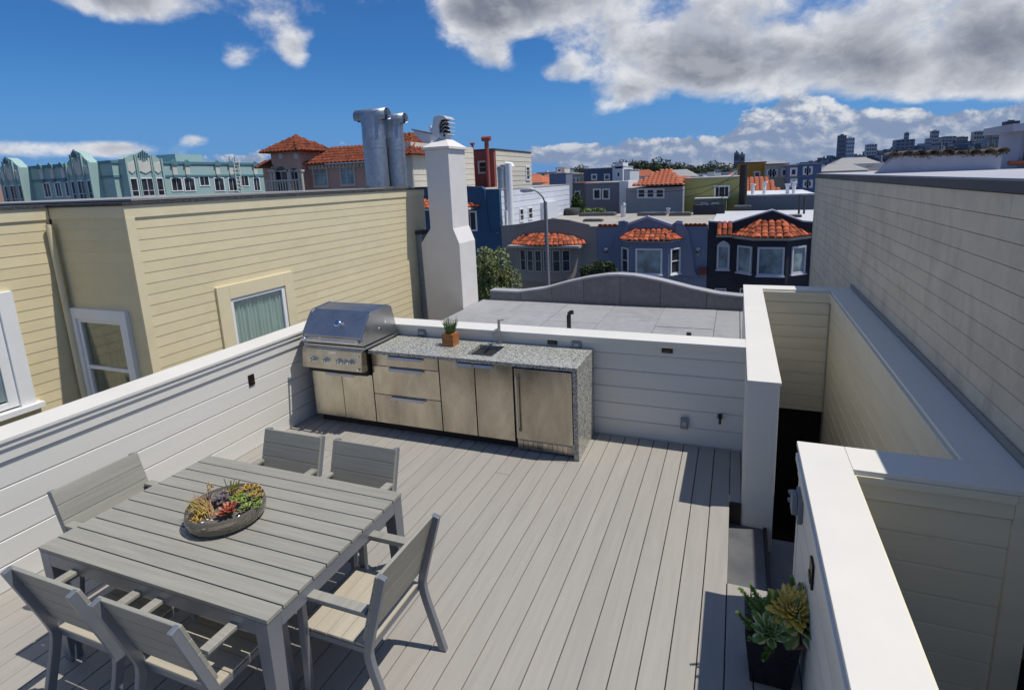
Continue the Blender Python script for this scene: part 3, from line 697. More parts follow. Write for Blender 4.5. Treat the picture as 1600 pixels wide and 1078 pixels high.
pl = thing('planter', 'black glazed square planter with a yellow rosette and green succulents at the lower right', 'planter', (.255, 2.75, 0))
zc = .325; c0 = Vector((.245, 2.755, 0)); tw, bwid = .135, .098
v = [(c0.x-bwid,c0.y-bwid,.002),(c0.x+bwid,c0.y-bwid,.002),(c0.x+bwid,c0.y+bwid,.002),(c0.x-bwid,c0.y+bwid,.002),
     (c0.x-tw,c0.y-tw,zc),(c0.x+tw,c0.y-tw,zc),(c0.x+tw,c0.y+tw,zc),(c0.x-tw,c0.y+tw,zc)]
ti = tw-.018
v += [(c0.x-ti,c0.y-ti,zc),(c0.x+ti,c0.y-ti,zc),(c0.x+ti,c0.y+ti,zc),(c0.x-ti,c0.y+ti,zc),(c0.x-ti,c0.y-ti,zc-.035),(c0.x+ti,c0.y-ti,zc-.035),(c0.x+ti,c0.y+ti,zc-.035),(c0.x-ti,c0.y+ti,zc-.035)]
fs = [(3,2,1,0)]+[(i,(i+1)%4,4+(i+1)%4,4+i) for i in range(4)]+[(4+i,4+(i+1)%4,8+(i+1)%4,8+i) for i in range(4)]+[(8+i,8+(i+1)%4,12+(i+1)%4,12+i) for i in range(4)]
MB().add(v, fs).build('pot', BLACKP, pl, bevel=.003)
MB().box(c0.x-ti+.001, c0.x+ti-.001, c0.y-ti+.001, c0.y+ti-.001, zc-.06, zc-.03).build('soil', SOIL, pl)
def pp(px, py, z): return U(px, py, 2, z)
rosette(pl, pp(1201,989,.39), .118, LVAR, 26, (.35,.15,0), label='green rosette with cream leaf margins', flat=.15)
rosette(pl, pp(1238,958,.44), .135, LVAY, 60, (.30,-.05,0), label='large yellow rosette', flat=.12, inner=.45)
rosette(pl, pp(1250,976,.40), .150, LVAB, 14, (.62,.10,.4), label='broad drooping green leaves edged in cream below the yellow rosette', flat=-.25, inner=.8)
rosette(pl, pp(1262,945,.42), .115, LVAB, 7, (.25,.35,2.0), flat=.30, inner=.8)
for q in ((1178,955,.34,.026),(1173,975,.33,.026),(1184,948,.35,.024),(1172,1000,.31,.024),(1190,962,.34,.026)): rosette(pl, pp(*q[:3]), q[3], LGRN, 10)
FERN = mat('foxtail_fern_green', (.14,.26,.045), .55, var=.3, scale=40)
for (ax_, ay_, bx_, by_, z0, z1) in ((1190,960,1155,918,.32,.50),(1196,955,1172,912,.34,.54),(1203,955,1202,925,.36,.54),(1216,955,1213,925,.38,.54),(1240,930,1237,900,.42,.58),(1178,985,1152,955,.32,.42),(1207,1005,1192,1030,.31,.27)):
    p0 = pp(ax_,ay_,z0); p1 = pp(bx_,by_,z1); m = MB(); m.tube([p0,p1], .003, 5)
    for k in range(150):
        f_ = rnd.random()**.9; c_ = p0.lerp(p1, f_); a = rnd.random()*6.28; rr = .020*(1-.75*f_)+.004
        dd = (p1-p0).normalized(); sd = dd.orthogonal(); sd.rotate(Matrix.Rotation(a,3,dd)); e_ = c_+(sd+dd*.9)*rr
        w_ = sd.cross(dd)*.0034
        m.add([c_-w_, c_+w_, e_], [(0,1,2)])
    m.build('frond', FERN, pl)
trunkm = mat('brown_succulent_stem', (.13,.07,.05), .7, var=.3)
MB().tube([pp(1210,985,.30), pp(1232,1012,.32), pp(1262,1010,.33), pp(1262,985,.36)], [.010,.012,.012,.009], 8).build('stem', trunkm, pl)
m = MB()
for k in range(260):
    q = Vector((c0.x+rnd.uniform(-.12,.12), c0.y+rnd.uniform(-.12,.12), zc-.02+rnd.random()*.05)); a = rnd.random()*6.28; s_ = rnd.uniform(.008,.02)
    m.add([q, q+Vector((math.cos(a)*s_, math.sin(a)*s_, s_*.6)), q+Vector((math.cos(a+1)*s_, math.sin(a+1)*s_, s_*.4))], [(0,1,2)])
g_ = m.build('ground_cover', GREENS, pl); g_['kind'] = 'stuff'

# =================================================================== roof beyond the deck, with its curved street parapet
rf = MB().box(-5.38, .117, 5.46, 11.1, -.6, -.012).box(.117, 1.45, 8.25, 11.1, -.6, -.012).build('lower_roof', TAR); tag(rf, 'grey sheet roof beyond the kitchen wall', kind='structure')
k = 0
cols = [(-5.38,-4.35),(-4.35,-3.33),(-3.33,-2.32),(-2.32,-1.30),(-1.30,-.30),(-.30,.113),(.12,1.45)]
for i, (a, b) in enumerate(cols):
    ys = [5.46, 7.2+(.9 if i%2 else 0), 9.6+(.55 if i%2 else 0), 11.08]
    if a > .1: ys = [8.25, 9.6, 11.08]
    for y0, y1 in zip(ys, ys[1:]): MB().box(a+.004, b-.004, y0+.004, y1-.004, -.012, rnd.uniform(-.004,.002)).build('roof_sheet', ROOFG, rf)
pw_ = thing('roof_parapet', 'low dark parapet curving up in the middle at the street edge of the grey roof', 'parapet', (-2.3, 11.2, 0))
def prof_z(x):
    x0, pk = -2.25, .66
    xs = [-5.3,-5.0,-4.5,-3.9,-3.4,-2.9,-2.5,-2.25,-1.9,-1.4,-.8,-.3,.15,1.45]; zs = [.22,.22,.215,.31,.46,.58,.645,.66,.645,.56,.42,.325,.29,.285]
    return float(np.interp(x, xs, zs))
xs = np.linspace(-5.2, 1.45, 60)
MB().prism([(-5.2,-.6)]+[(x, prof_z(x)-.03) for x in xs]+[(1.45,-.6)], 1, 11.125, 11.33).build('core', TAR, pw_)
jx = [-5.2,-4.45,-3.72,-3.0,-2.22,-1.40,-.5,.3,1.45]
for a, b in zip(jx, jx[1:]):
    q = np.linspace(a+.004, b-.004, 8)
    MB().prism([(a+.004,-.01)]+[(x, prof_z(x)-.035) for x in q]+[(b-.004,-.01)], 1, 11.085, 11.124).build('roofing_sheet', PARG, pw_)
m = MB()
for x0, x1 in zip(xs, xs[1:]):
    z0, z1 = prof_z(x0), prof_z(x1)
    m.add([(x0,11.07,z0-.035),(x1,11.07,z1-.035),(x1,11.35,z1-.035),(x0,11.35,z0-.035),(x0,11.07,z0),(x1,11.07,z1),(x1,11.35,z1),(x0,11.35,z0)],[(0,3,2,1),(4,5,6,7),(0,1,5,4),(2,3,7,6)])
m.build('coping', paint('grey_coping', (.34,.34,.36)), pw_)
vt = thing('vent_pipe', 'short black bent vent pipe standing on the grey roof', 'pipe', (U(889,507,1,8.2)))
q = U(889,507,1,8.2)
MB().tube([(q.x,8.2,-.02),(q.x,8.2,.48),(q.x+.01,8.2,.515),(q.x+.035,8.2,.535),(q.x+.075,8.2,.54)], .036, 12).build('pipe', BLACKP, vt)
q = U(1079,521,2,.0)
vt = thing('vent_pipe', 'tiny black pipe stub on the grey roof just above the back parapet cap', 'pipe', (q.x, 8.9, 0))
MB().tube([(q.x,8.9,-.02),(q.x,8.9,.12)], .04, 12).build('pipe', BLACKP, vt)

# chimney
FX = -5.4; yF = 10.13
ch = thing('chimney', 'tall white stucco chimney with stepped shoulder and louvred metal cowl', 'chimney', (-5.4, 9.5, 0))
def cx_(px, py): return U(px, py, 1, yF)
lw0 = cx_(668,494).x; sl_ = cx_(721,381); su = cx_(705,357); tl = cx_(660,232); tr = cx_(698,236); xr = cx_(724,480).x; sll = cx_(663,372); slu = cx_(665,352)
zt = (tl.z+tr.z)/2
depth = .74
poly = [(lw0+.02,-.6),(xr,-.6),(xr,sl_.z),(tr.x+.03,su.z),(tr.x+.03,zt),(tl.x+.05,zt),(tl.x+.05,su.z+.0),(lw0-.02,sl_.z)]
MB().prism(poly, 1, yF, yF+depth).build('stack', STUCCO, ch, bevel=.008)
a, b = tl.x+.0, tr.x+.08
MB().box(a, b, yF-.05, yF+depth+.05, zt+.001, zt+.055).build('cap', STUCCO, ch, bevel=.005)
mx, my = (a+b)/2, yF+depth/2
MB().add([(a+.02,yF-.03,zt+.056),(b-.02,yF-.03,zt+.056),(b-.02,yF+depth+.03,zt+.056),(a+.02,yF+depth+.03,zt+.056),(mx-.10,my-.10,zt+.23),(mx+.10,my-.10,zt+.23),(mx+.10,my+.10,zt+.23),(mx-.10,my+.10,zt+.23)],
   [(0,1,5,4),(1,2,6,5),(2,3,7,6),(3,0,4,7),(4,5,6,7),(3,2,1,0)]).build('hip_crown', STUCCO, ch)
cw = MB().tube([(mx,my,zt+.22),(mx,my,zt+.34)], [.13,.13], 24).build('cowl_neck', COWL, ch)
# louvred cowl: a hood bent over the flue and nested curved shells on its open side
def shell(r0, a0, a1, zc_, w, th=.012, xo=0, n=14, m=None):
    m = m or MB(); vs = []; fs = []
    for i in range(n+1):
        a = a0+(a1-a0)*i/n
        for r_ in (r0, r0-th):
            for s_ in (-1, 1): vs.append((mx+xo+math.cos(a)*r_, my+s_*w/2, zc_+math.sin(a)*r_))
    for i in range(n):
        p, q = i*4, i*4+4
        fs += [(p,p+1,q+1,q),(p+2,q+2,q+3,p+3),(p,q,q+2,p+2),(p+1,p+3,q+3,q+1)]
    fs += [(0,2,3,1), (n*4,n*4+1,n*4+3,n*4+2)]
    return m.add(vs, fs, False)
ZH = zt+.30
m = MB(); body = [(-.11,ZH-.05),(-.17,ZH+.03),(-.20,ZH+.12),(-.16,ZH+.22),(-.14,ZH+.33),(-.10,ZH+.385),(.02,ZH+.395),(.12,ZH+.37),(.19,ZH+.31),(.185,ZH+.29),(.10,ZH+.31),(.03,ZH+.29),(-.02,ZH+.20),(-.02,ZH+.05),(.03,ZH-.05)]
MB().prism([(mx+a_, b_) for a_, b_ in body], 1, my-.17, my+.17).build('hood', COWL, ch, bevel=.01)
MB().prism([(mx+a_, b_) for a_, b_ in ((-.10,ZH-.04),(.08,ZH-.04),(.09,ZH+.1),(.04,ZH+.29),(-.03,ZH+.25))], 1, my-.12, my+.12).build('flue', BLACK, ch)
for k in range(4):
    zz = ZH+.235-.075*k; L_ = .235-.012*k; m = MB(); vs = []
    n_ = 10
    for i_ in range(n_+1):
        f_ = i_/n_; xx = -.03+L_*f_; z_ = zz-.10*(1-f_)**2+.035*math.sin(f_*math.pi)-.05*max(0,f_-.75)
        for dz in (0,.010):
            for s_ in (-1,1): vs.append((mx+xx, my+s_*(.155-.04*(1-f_)), z_+dz))
    fs = []
    for i_ in range(n_):
        p, q = i_*4, i_*4+4
        fs += [(p,p+1,q+1,q),(p+2,q+2,q+3,p+3),(p,q,q+2,p+2),(p+1,p+3,q+3,q+1)]
    fs += [(0,2,3,1),(n_*4,n_*4+1,n_*4+3,n_*4+2)]
    m.add(vs, fs); m.build('louvre', COWL, ch)
MB().prism([(mx+a_, b_) for a_, b_ in ((-.16,ZH+.02),(-.25,ZH+.08),(-.26,ZH+.20),(-.24,ZH+.21),(-.21,ZH+.12),(-.15,ZH+.07))], 1, my-.14, my+.14).build('louvre', COWL, ch)

# gutter pipe between chimney and yellow wall
dp = thing('downpipe', 'dull metal flue box and downpipe between the chimney and the yellow wall', 'pipe', (-6.2, 9.9, 0))
q0 = U(650,362,1,10.35)
MB().box(q0.x, q0.x+.20, 10.25, 10.45, -3, q0.z-.05).build('duct', GALV, dp, bevel=.01)
MB().box(q0.x-.03, q0.x+.23, 10.23, 10.48, q0.z-.05, q0.z+.03).build('duct_cap', TAR, dp)

# =================================================================== the yellow neighbour house on the left
YX, YY, YZ = -6.5, 4.24, 2.53
yh = thing('yellow_house', 'yellow clapboard house beside the left parapet with three visible windows', 'house', (-7.5, 6, 0))
XR = -7.87
YE = 10.70
MB().box(-16, YX-.27, YY+.27, YE-.02, GZ, YZ-.12).build('wall', YELLOW, yh)
MB().box(-16, XR-.27, -3, YY+.269, GZ, YZ-.12).build('wall', YELLOW, yh)
WY0, WY1, WZ0, WZ1 = 5.43, 6.41, .52, 1.185     # window of the long wall
zlow = -1.6
def cutboards(a, b, opens, base_ang):
    """clapboards leaving window openings free; opens = (u0,u1,z0,z1)"""
    A = Vector((a[0],a[1],0)); B = Vector((b[0],b[1],0)); D = (B-A); L = D.length; D.normalize()
    pitch = .1305; n = int((YZ-.14-zlow)/pitch)
    for i in range(n):
        z1 = YZ-.14-i*pitch; z0 = z1-pitch; segs = [(0, L)]
        for (u0,u1,w0,w1) in opens:
            if z1 < w1+.012 and z1 > w0:
                segs = [s for (p,q) in segs for s in ((p,min(q,u0)),(max(p,u1),q)) if s[1]-s[0] > .02]
        for p, q in segs:
            piece('clapboard', board_mesh(q-p, pitch, .007, YELLOW, 'lap'), yh, (A.x+D.x*p, A.y+D.y*p, z0), (0,0,base_ang))
cutboards((YX-.02,YY+.02), (YX-.02,YE), [(WY0-YY-.17,WY1-YY+.15,WZ0-.6,WZ1+.19)], R(90))
sw0, sw1 = XR+.14, YX-.33
cutboards((XR,YY+.02), (YX-.022,YY+.02), [(.07,1.07,-.3,1.27)], 0)
cutboards((XR-.02,-1.0), (XR-.02,YY-.0), [(2.82,4.67,.20,1.60)], R(90))
MB().box(YX-.025, YX+.006, YY-.004, YY+.10, zlow, YZ-.14).build('corner_board', YTRIM, yh)
# frieze board and gravel edged roof
for (x0,x1,y0,y1) in ((YX-.02,YX+.002,YY-.002,YE),(XR,YX-.021,YY+.004,YY+.018),(XR-.02,XR+.002,-3,YY-.003)):
    MB().box(x0,x1,y0,y1,YZ-.14,YZ-.002).build('frieze_board', YTRIM, yh)
MB().box(-16, YX+.02, YY-.02, YE+.03, YZ, YZ+.035).build('roof', TAR, yh); MB().box(-16, XR+.02, -3, YY-.021, YZ, YZ+.035).build('roof', TAR, yh)
MB().box(-16, YX-.3, YY+.3, YE-.3, YZ+.046, YZ+.07).build('roof_gravel', mat('gravel_roofing', (.26,.26,.25), .95, var=.5, scale=60, bump=1, bscale=80), yh)
Ty = frame(YX, 0, R(90))
w = MB(Ty)
for (a_,b_,c_,d_) in ((WY0-.20,WY0-.005,WZ0-.6,WZ1+.20),(WY1+.005,WY1+.18,WZ0-.6,WZ1+.20),(WY0-.004,WY1+.004,WZ1+.005,WZ1+.20)): w.box(a_,b_,-.022,.03,c_,d_)
w.build('window_casing', YTRIM, yh, bevel=.003)
wf_ = MB(Ty)
wf_.box(WY0,WY0+.045,-.004,.06,WZ0-.2,WZ1).box(WY1-.06,WY1,-.004,.06,WZ0-.2,WZ1).box(WY0+.045,WY1-.06,-.004,.06,WZ1-.045,WZ1)
wf_ = wf_.build('window', WTRIM, yh, bevel=.002)
def clear_glass():
    m = bpy.data.materials.new('clear_window_glass'); m.use_nodes = True; t = NT(m.node_tree); t.n.clear()
    o_ = t.n.new('ShaderNodeOutputMaterial'); g1 = t.n.new('ShaderNodeBsdfGlossy'); g1.inputs['Roughness'].default_value = .03
    tr = t.n.new('ShaderNodeBsdfTransparent'); tr.inputs['Color'].default_value = (.86,.90,.88,1)
    mx_ = t.n.new('ShaderNodeMixShader'); fr_ = t.n.new('ShaderNodeLayerWeight')
    t.l.new(t.math('MULTIPLY_ADD', t.math('POWER', fr_.outputs[1], 3.0), .6, .07), mx_.inputs[0]); t.l.new(tr.outputs[0], mx_.inputs[1]); t.l.new(g1.outputs[0], mx_.inputs[2]); t.l.new(mx_.outputs[0], o_.inputs[0])
    return m
CLEAR = clear_glass()
def curtain(T, u0, u1, z0, z1, d, parent, m=CURT, folds=13):
    vs = []; n = folds*8
    for i in range(n+1):
        u = u0+(u1-u0)*i/n; a = i/8*2*math.pi
        dd = d+.018*math.sin(a)+.008*math.sin(a*.37+1)
        vs += [(u,dd,z0),(u,dd*1.0,z1)]
    fs = [(2*i,2*i+2,2*i+3,2*i+1) for i in range(n)]
    mb = MB(T); mb.add(vs, fs, True); return mb.build('curtain', m, parent)
def room_box(T, u0, u1, z0, z1, parent, d=.5):
    mb = MB(T); mb.add([(u0,.07,z0),(u1,.07,z0),(u1,.07,z1),(u0,.07,z1),(u0,d,z0),(u1,d,z0),(u1,d,z1),(u0,d,z1)],[(4,5,6,7),(0,1,5,4),(1,2,6,5),(2,3,7,6),(3,0,4,7)])
    return mb.build('reveal', mat('dim_interior', (.16,.17,.15), .9), parent)
MB(Ty).box(WY0+.0455, WY1-.0605, .022, .028, WZ0-.2, WZ1-.0455).build('pane', CLEAR, wf_)
curtain(Ty, WY0+.04, WY1-.05, WZ0-.2, WZ1-.03, .012-.0+.045, wf_)
# the shaded bay window and the big white one on the recessed wall
Ts = frame(0, YY, 0)
sx0, sx1, sz0, sz1 = XR+.155, YX-.385, -.20, 1.16
c_ = MB(Ts)
c_.box(sx0-.115,sx0,-.035,.03,sz0-.1,sz1+.13).box(sx1,sx1+.115,-.035,.03,sz0-.1,sz1+.13).box(sx0,sx1,-.035,.03,sz1,sz1+.13)
c_ = c_.build('window_casing', WTRIM, yh, bevel=.003)
w2 = MB(Ts)
w2.box(sx0,sx0+.05,-.012,.04,sz0,sz1).box(sx1-.045,sx1,-.012,.04,sz0,sz1).box(sx0+.05,sx1-.045,-.012,.04,sz1-.05,sz1).box(sx0+.05,sx1-.045,-.01,.035,.50,.545)
w2 = w2.build('window', WTRIM, yh, bevel=.002)
MB(Ts).box(sx0+.051,sx1-.046,.006,.012,.546,sz1-.051).build('pane', CLEAR, w2); MB(Ts).box(sx0+.051,sx1-.046,.016,.02,sz0,.499).build('pane', CLEAR, w2)
curtain(Ts, sx0+.02, sx1-.01, sz0, sz1-.02, .055, w2, mat('pale_olive_curtain', (.30,.30,.22), .9, var=.1, scale=5), 11)
Tr = frame(XR, 0, R(90))
rz1 = 1.47; ry0, ry1 = 1.95, 3.545; rz0 = .26
c_ = MB(Tr)
c_.box(ry1,ry1+.15,-.045,.03,rz0-.02,rz1+.14).box(ry0-.15,ry0,-.045,.03,rz0-.02,rz1+.14).box(ry0,ry1,-.045,.03,rz1,rz1+.14)
c_.box(ry0-.20,ry1+.21,-.09,.03,rz0-.09,rz0-.021)
c_.build('window_casing', WTRIM, yh, bevel=.003)
w3 = MB(Tr)
w3.box(ry1-.10,ry1,-.015,.04,rz0,rz1).box(ry0,ry0+.1,-.015,.04,rz0,rz1).box(ry0+.1,ry1-.1,-.015,.04,rz1-.09,rz1).box(ry0+.1,ry1-.1,-.015,.04,.84,.90).box(ry0+.1,ry1-.1,-.015,.04,rz0,rz0+.07)
w3 = w3.build('window', WTRIM, yh, bevel=.003)
MB(Tr).box(ry0+.101,ry1-.101,.01,.016,rz0+.091,rz1-.091).build('pane', PANEL, w3)
MB().tube([(XR+.055,YY-.05,YZ-.2),(XR+.06,YY-.05,zlow)], .035, 12).build('drainpipe', YTRIM, yh)

# two tall galvanised vents on the yellow roof
def big_vent(label, bx_, by_, r, h, hr, hl):
    t = thing('roof_vent', label, 'vent', (bx_, by_, YZ), 'tall galvanised vents on the yellow house')
    z0 = YZ+.04; zt_ = YZ+h
    MB().tube([(bx_,by_,z0),(bx_,by_,zt_-hr*4.15)], r, 28).build('pipe', GALV, t)
    MB().tube([(bx_,by_,z0),(bx_,by_,z0+.05)], [r*1.35,r*1.02], 24).build('flashing', TAR, t)
    MB().tube([(bx_,by_,z0+h*.50),(bx_,by_,z0+h*.50+.03)], r*1.02, 28).build('seam_band', GALV, t)
    # flared tee: the pipe spreads into a half pipe lying across its top
    m = MB(); n = 28; vs = []; rows = 8
    for i in range(rows+1):
        f = i/rows; z = zt_-hr*4.2+f*hr*3.7
        ex = r+(hl-r)*f**3.2; ey = r+(hr*.98-r)*f
        for k in range(n):
            a = 2*math.pi*k/n; vs.append((bx_+math.copysign(abs(math.cos(a))**(1-.35*f), math.cos(a))*ex, by_+math.sin(a)*ey, z+abs(math.cos(a))*.03*f))
    fs = [(i*n+k, i*n+(k+1)%n, (i+1)*n+(k+1)%n, (i+1)*n+k) for i in range(rows) for k in range(n)]
    m.add(vs, fs, True); m.build('flare', GALV, t)
    m = MB(); vs = []; fs = []; n = 24
    for r_ in (hr, hr-.012):
        for x_ in (-hl, hl):
            for k in range(n+1):
                a = -.75+ (math.pi+1.5)*k/n; vs.append((bx_+x_, by_+math.cos(a)*r_, zt_-hr+math.sin(a)*r_))
    N = n+1
    for k in range(n):
        fs += [(k,k+1,N+k+1,N+k),(2*N+k,3*N+k,3*N+k+1,2*N+k+1),(k,2*N+k,2*N+k+1,k+1),(N+k,N+k+1,3*N+k+1,3*N+k)]
    m.add(vs, fs, True); hd_ = m.build('tee_hood', GALV, t)
    MB().tube([(bx_-hl*.92,by_,zt_-hr),(bx_+hl*.75,by_,zt_-hr)], hr*.82, 20).build('dark_throat', BLACK, hd_)
q = U(592,300,1,9.8); big_vent('taller galvanised roof vent with tee hood on the yellow house', q.x, 9.8, .235, U(585,170,1,9.8).z-YZ, .135, .37)
q = U(623,298,1,10.2); big_vent('shorter galvanised roof vent behind the taller one, nearer the chimney', q.x, 10.2, .20, U(615,178,1,10.2).z-YZ, .12, .30)

# =================================================================== tall beige siding wall on the right
rw = thing('neighbour_wall', 'tall weathered beige siding wall of the next house on the right', 'wall', (1.6, 7, 0))
RX = 1.47
MB().box(RX+.02, 9, .2, 12.6, GZ, 2.465).build('wall_core', TAR, rw)
jr = random.Random(3)
def jts(i, L): 
    o_ = jr.uniform(.6, 3.6); r_ = []
    while o_ < L: r_.append(o_); o_ += 3.66
    return r_
siding(rw, (RX+.02, 12.58), (RX+.02, .2), 0.1, 2.462, .137, GSIDE, t=.016, prof='gap', joints=jts)
MB().box(RX-.012, RX+.3, .2, 12.62, 2.467, 2.535).build('edge_flashing', paint('dark_membrane', (.07,.075,.085)), rw)
MB().box(RX+.01, 9, .2, 12.6, 2.536, 2.548).build('roof', paint('grey_roof_coating', (.40,.40,.43)), rw)
MB().box(RX-.014, RX-.001, .2, 8.24, ZC+.001, ZC+.05).build('flashing', paint('grey_flashing', (.30,.285,.25), dscale=3), rw)
MB().box(RX-.004, RX+.03, 12.56, 12.615, -3, 2.46).build('corner_board', GSIDE, rw)
# parapet with mossy tiles standing on that roof
mp = thing('roof_parapet', 'bluish plastered parapet with mossy clay coping on the roof at the right', 'parapet', (2, 8.6, 2.5))
yp = 8.6
g0 = U(1370,271,1,yp); g1 = U(1398,244,1,yp); g2 = U(1566,240,1,yp); g3 = U(1568,272,1,yp)
MB().prism([(g0.x,2.549),(g0.x+.05,2.585),(g1.x,g1.z),(g2.x,g2.z),(g2.x,2.549)], 1, yp, yp+.2).build('wall', paint('bluish_plaster', (.42,.43,.50), bump=.4, dscale=3, damt=.5), mp)
MOSS = mat('mossy_clay_tile', (.11,.085,.055), .95, var=.5, scale=20, rand=.4, dirt=(.23,.16,.10), dscale=9, damt=.8, bump=1, bscale=40)
x = g1.x-.03
mt = tile_curve = MB()
vs = []; n = 7
for (y, rr) in ((0,.072),(.42,.062)):
    for r2 in (rr, rr-.014):
        for k_ in range(n+1):
            a = math.pi*k_/n; vs.append((-math.cos(a)*r2, y, math.sin(a)*r2*.75))
fs = []; N = n+1
for k_ in range(n): fs += [(k_,k_+1,2*N+k_+1,2*N+k_),(k_,N+k_,N+k_+1,k_+1),(N+k_,3*N+k_,3*N+k_+1,N+k_+1)]
SH = MB().add(vs, fs).mesh('coping_tile', MOSS)
while x < g2.x+.05:
    f_ = (x-g1.x)/(g2.x-g1.x); z = g1.z+(g2.z-g1.z)*f_
    piece('coping_tile', SH, mp, (x, yp-.10, z+rnd.uniform(-.005,.02)), (rnd.uniform(-.04,.04), rnd.uniform(-.12,.12), rnd.uniform(-.12,.12)))
    x += rnd.uniform(.135,.16)
m = MB()
for k in range(900):
    f_ = rnd.random(); q = Vector((g1.x-.05+(g2.x-g1.x+.08)*f_, yp+rnd.uniform(-.10,.1), g1.z+(g2.z-g1.z)*f_+rnd.gauss(.005,.018))); d_ = Vector((rnd.gauss(0,1),rnd.gauss(0,1),rnd.gauss(0,1)))*.009
    m.add([q-d_, q+d_, q+Vector((d_.y,d_.z,d_.x))], [(0,1,2)])
m.build('moss', MOSS, mp)['kind'] = 'stuff'
fa = thing('grey_house', 'grey house edge with a tall window at the far right of the roofline', 'house', (3.5, 9.5, 2.5))
h0 = U(1577,262,1,8.95); h1 = U(1562,205,1,8.95)
GH = paint('blue_grey_render', (.34,.36,.44))
MB().box(h0.x+.08, h0.x+4, 8.95, 9.6, 2.549, h1.z-.02).build('wall', GH, fa)
MB().box(h1.x+.06, h0.x+4, 8.75, 9.65, h1.z-.02, h1.z+.07).build('roof', GH, fa)
MB().tube([(h0.x-.05,8.86,2.62),(h0.x+3,8.86,2.62)], .03, 10).build('ledge_tiles', TILEO, fa)
Tf = frame(0, 8.945, 0); win(fa, Tf, h0.x+.18, h0.x+1.2, 2.70, h1.z-.10, fw=.05, fm=paint('bronze_frame', (.12,.12,.12)), pm=PANE)

# =================================================================== street houses
DROOF = paint('beige_flat_roof', (.36,.33,.28), dscale=.4)
LROOF = paint('pale_flat_roof', (.52,.52,.53), dscale=.4)
def tile_mesh(m, L=.40, r=.15):
    k = ('tile', m.name, L, r)
    if k not in SHARE:
        vs = []; fs = []; n = 6
        for (y, rr, z) in ((0, r, .02), (L, r*.86, 0)):
            for k_ in range(n+1):
                a = math.pi*k_/n; vs.append((-math.cos(a)*rr, y, z+math.sin(a)*rr*.62))
        for k_ in range(n): fs.append((k_, k_+1, n+1+k_+1, n+1+k_))
        fs.append(tuple(range(n+1)))
        mb = MB(); mb.add(vs, fs); SHARE[k] = mb.mesh('tile', m)
    return SHARE[k]
def tiles_on(parent, roof, A, B, D, Cc, m=TILE, cw=.30, rl=.34, joined=False):
    """barrel tiles laid up the slope A-B (eave) to D-C (top edge); trapezoid"""
    A, B, Cc, D = map(Vector, (A, B, Cc, D))
    ex = (B-A); W = ex.length; ex.normalize()
    nrm = ex.cross(D-A).normalized()
    if nrm.z < 0: nrm = -nrm
    up = nrm.cross(ex).normalized()
    if up.z < 0: up = -up
    H = (D-A).dot(up); d0 = (D-A).dot(ex); c0_ = (Cc-A).dot(ex)
    nc = max(1, int(round(W/cw))); cwr = W/nc; nr = max(1, int(round(H/rl))); rlr = H/nr
    me = tile_mesh(m, rlr*1.15, cwr*.46)
    Rm = Matrix((ex, up, nrm)).transposed().to_euler()
    jm = MB()
    for i in range(nc):
        u = (i+.5)*cwr
        for j in range(nr):
            v = j*rlr; f = (v+rlr*.35)/H
            lo = d0*f; hi = W+(c0_-W)*f
            if u < lo-.05 or u > hi+.05: continue
            p = A+ex*u+up*v+nrm*(.02)
            rot = Rm.copy()
            if joined:
                M4 = Matrix.Translation(p) @ Rm.to_matrix().to_4x4(); b = len(jm.v)
                jm.add([M4 @ vv.co for vv in me.vertices], [tuple(pp_.vertices) for pp_ in me.polygons])
            else:
                piece('tile', me, roof, p+nrm*rnd.uniform(-.008,.01), (Rm.x+rnd.uniform(-.015,.015), Rm.y, Rm.z+rnd.uniform(-.02,.02)))
    return jm
def awning(house, base, tops, zlo, zhi, y, m=TILE, joined=False, base_m=None, cw=.30, rl=.34, name='roof'):
    """base: eave outline [(x, out)], tops: ridge outline [(x, out)], both left to right; y = facade"""
    mb = MB(); vs = []
    n = len(base)
    for (x, o_) in base: vs.append((x, y-o_, zlo))
    for (x, o_) in tops: vs.append((x, y-o_, zhi))
    fs = [(i, i+1, n+i+1, n+i) for i in range(n-1)]+[tuple(range(n))[::-1], tuple(range(n, 2*n))]
    mb.add(vs, fs)
    rf_ = mb.build(name, base_m or paint('tile_bed', (.22,.09,.05)), house)
    jm = MB()
    for i in range(n-1):
        a = Vector(vs[i]); b = Vector(vs[i+1]); c = Vector(vs[n+i+1]); d = Vector(vs[n+i])
        if (b-a).length < .25: continue
        r_ = tiles_on(house, rf_, a, b, d, c, m, cw, rl, joined)
        if joined: jm.v += r_.v; jm.f += [[k_+len(jm.v)-len(r_.v) for k_ in f_] for f_ in r_.f]; jm.sm += r_.sm
    if joined: o_ = jm.build('roof_tiles', m, rf_); o_['kind'] = 'stuff'
    return rf_
def facade_prism(parent, name, m, pts, y0, y1, z0):
    """pts: top outline (x, z) left to right"""
    return MB().prism([(pts[0][0], z0)]+list(pts)+[(pts[-1][0], z0)], 1, y0, y1).build(name, m, parent)
def bay_mesh(parent, m, foot, y, z0, z1, name='bay'):
    return MB().add([(x, y-o_, z0) for x, o_ in foot]+[(x, y-o_, z1) for x, o_ in foot],
        [tuple(range(len(foot)))[::-1], tuple(range(len(foot), 2*len(foot)))]+[(i, (i+1)%len(foot), len(foot)+(i+1)%len(foot), len(foot)+i) for i in range(len(foot))]).build(name, m, parent)
def facet_T(foot, i, y):
    a = Vector((foot[i][0], y-foot[i][1], 0)); b = Vector((foot[i+1][0], y-foot[i+1][1], 0)); d = b-a
    return frame(a.x, a.y, math.atan2(d.y, d.x)), d.length
YA = 32.0; DEP = 15
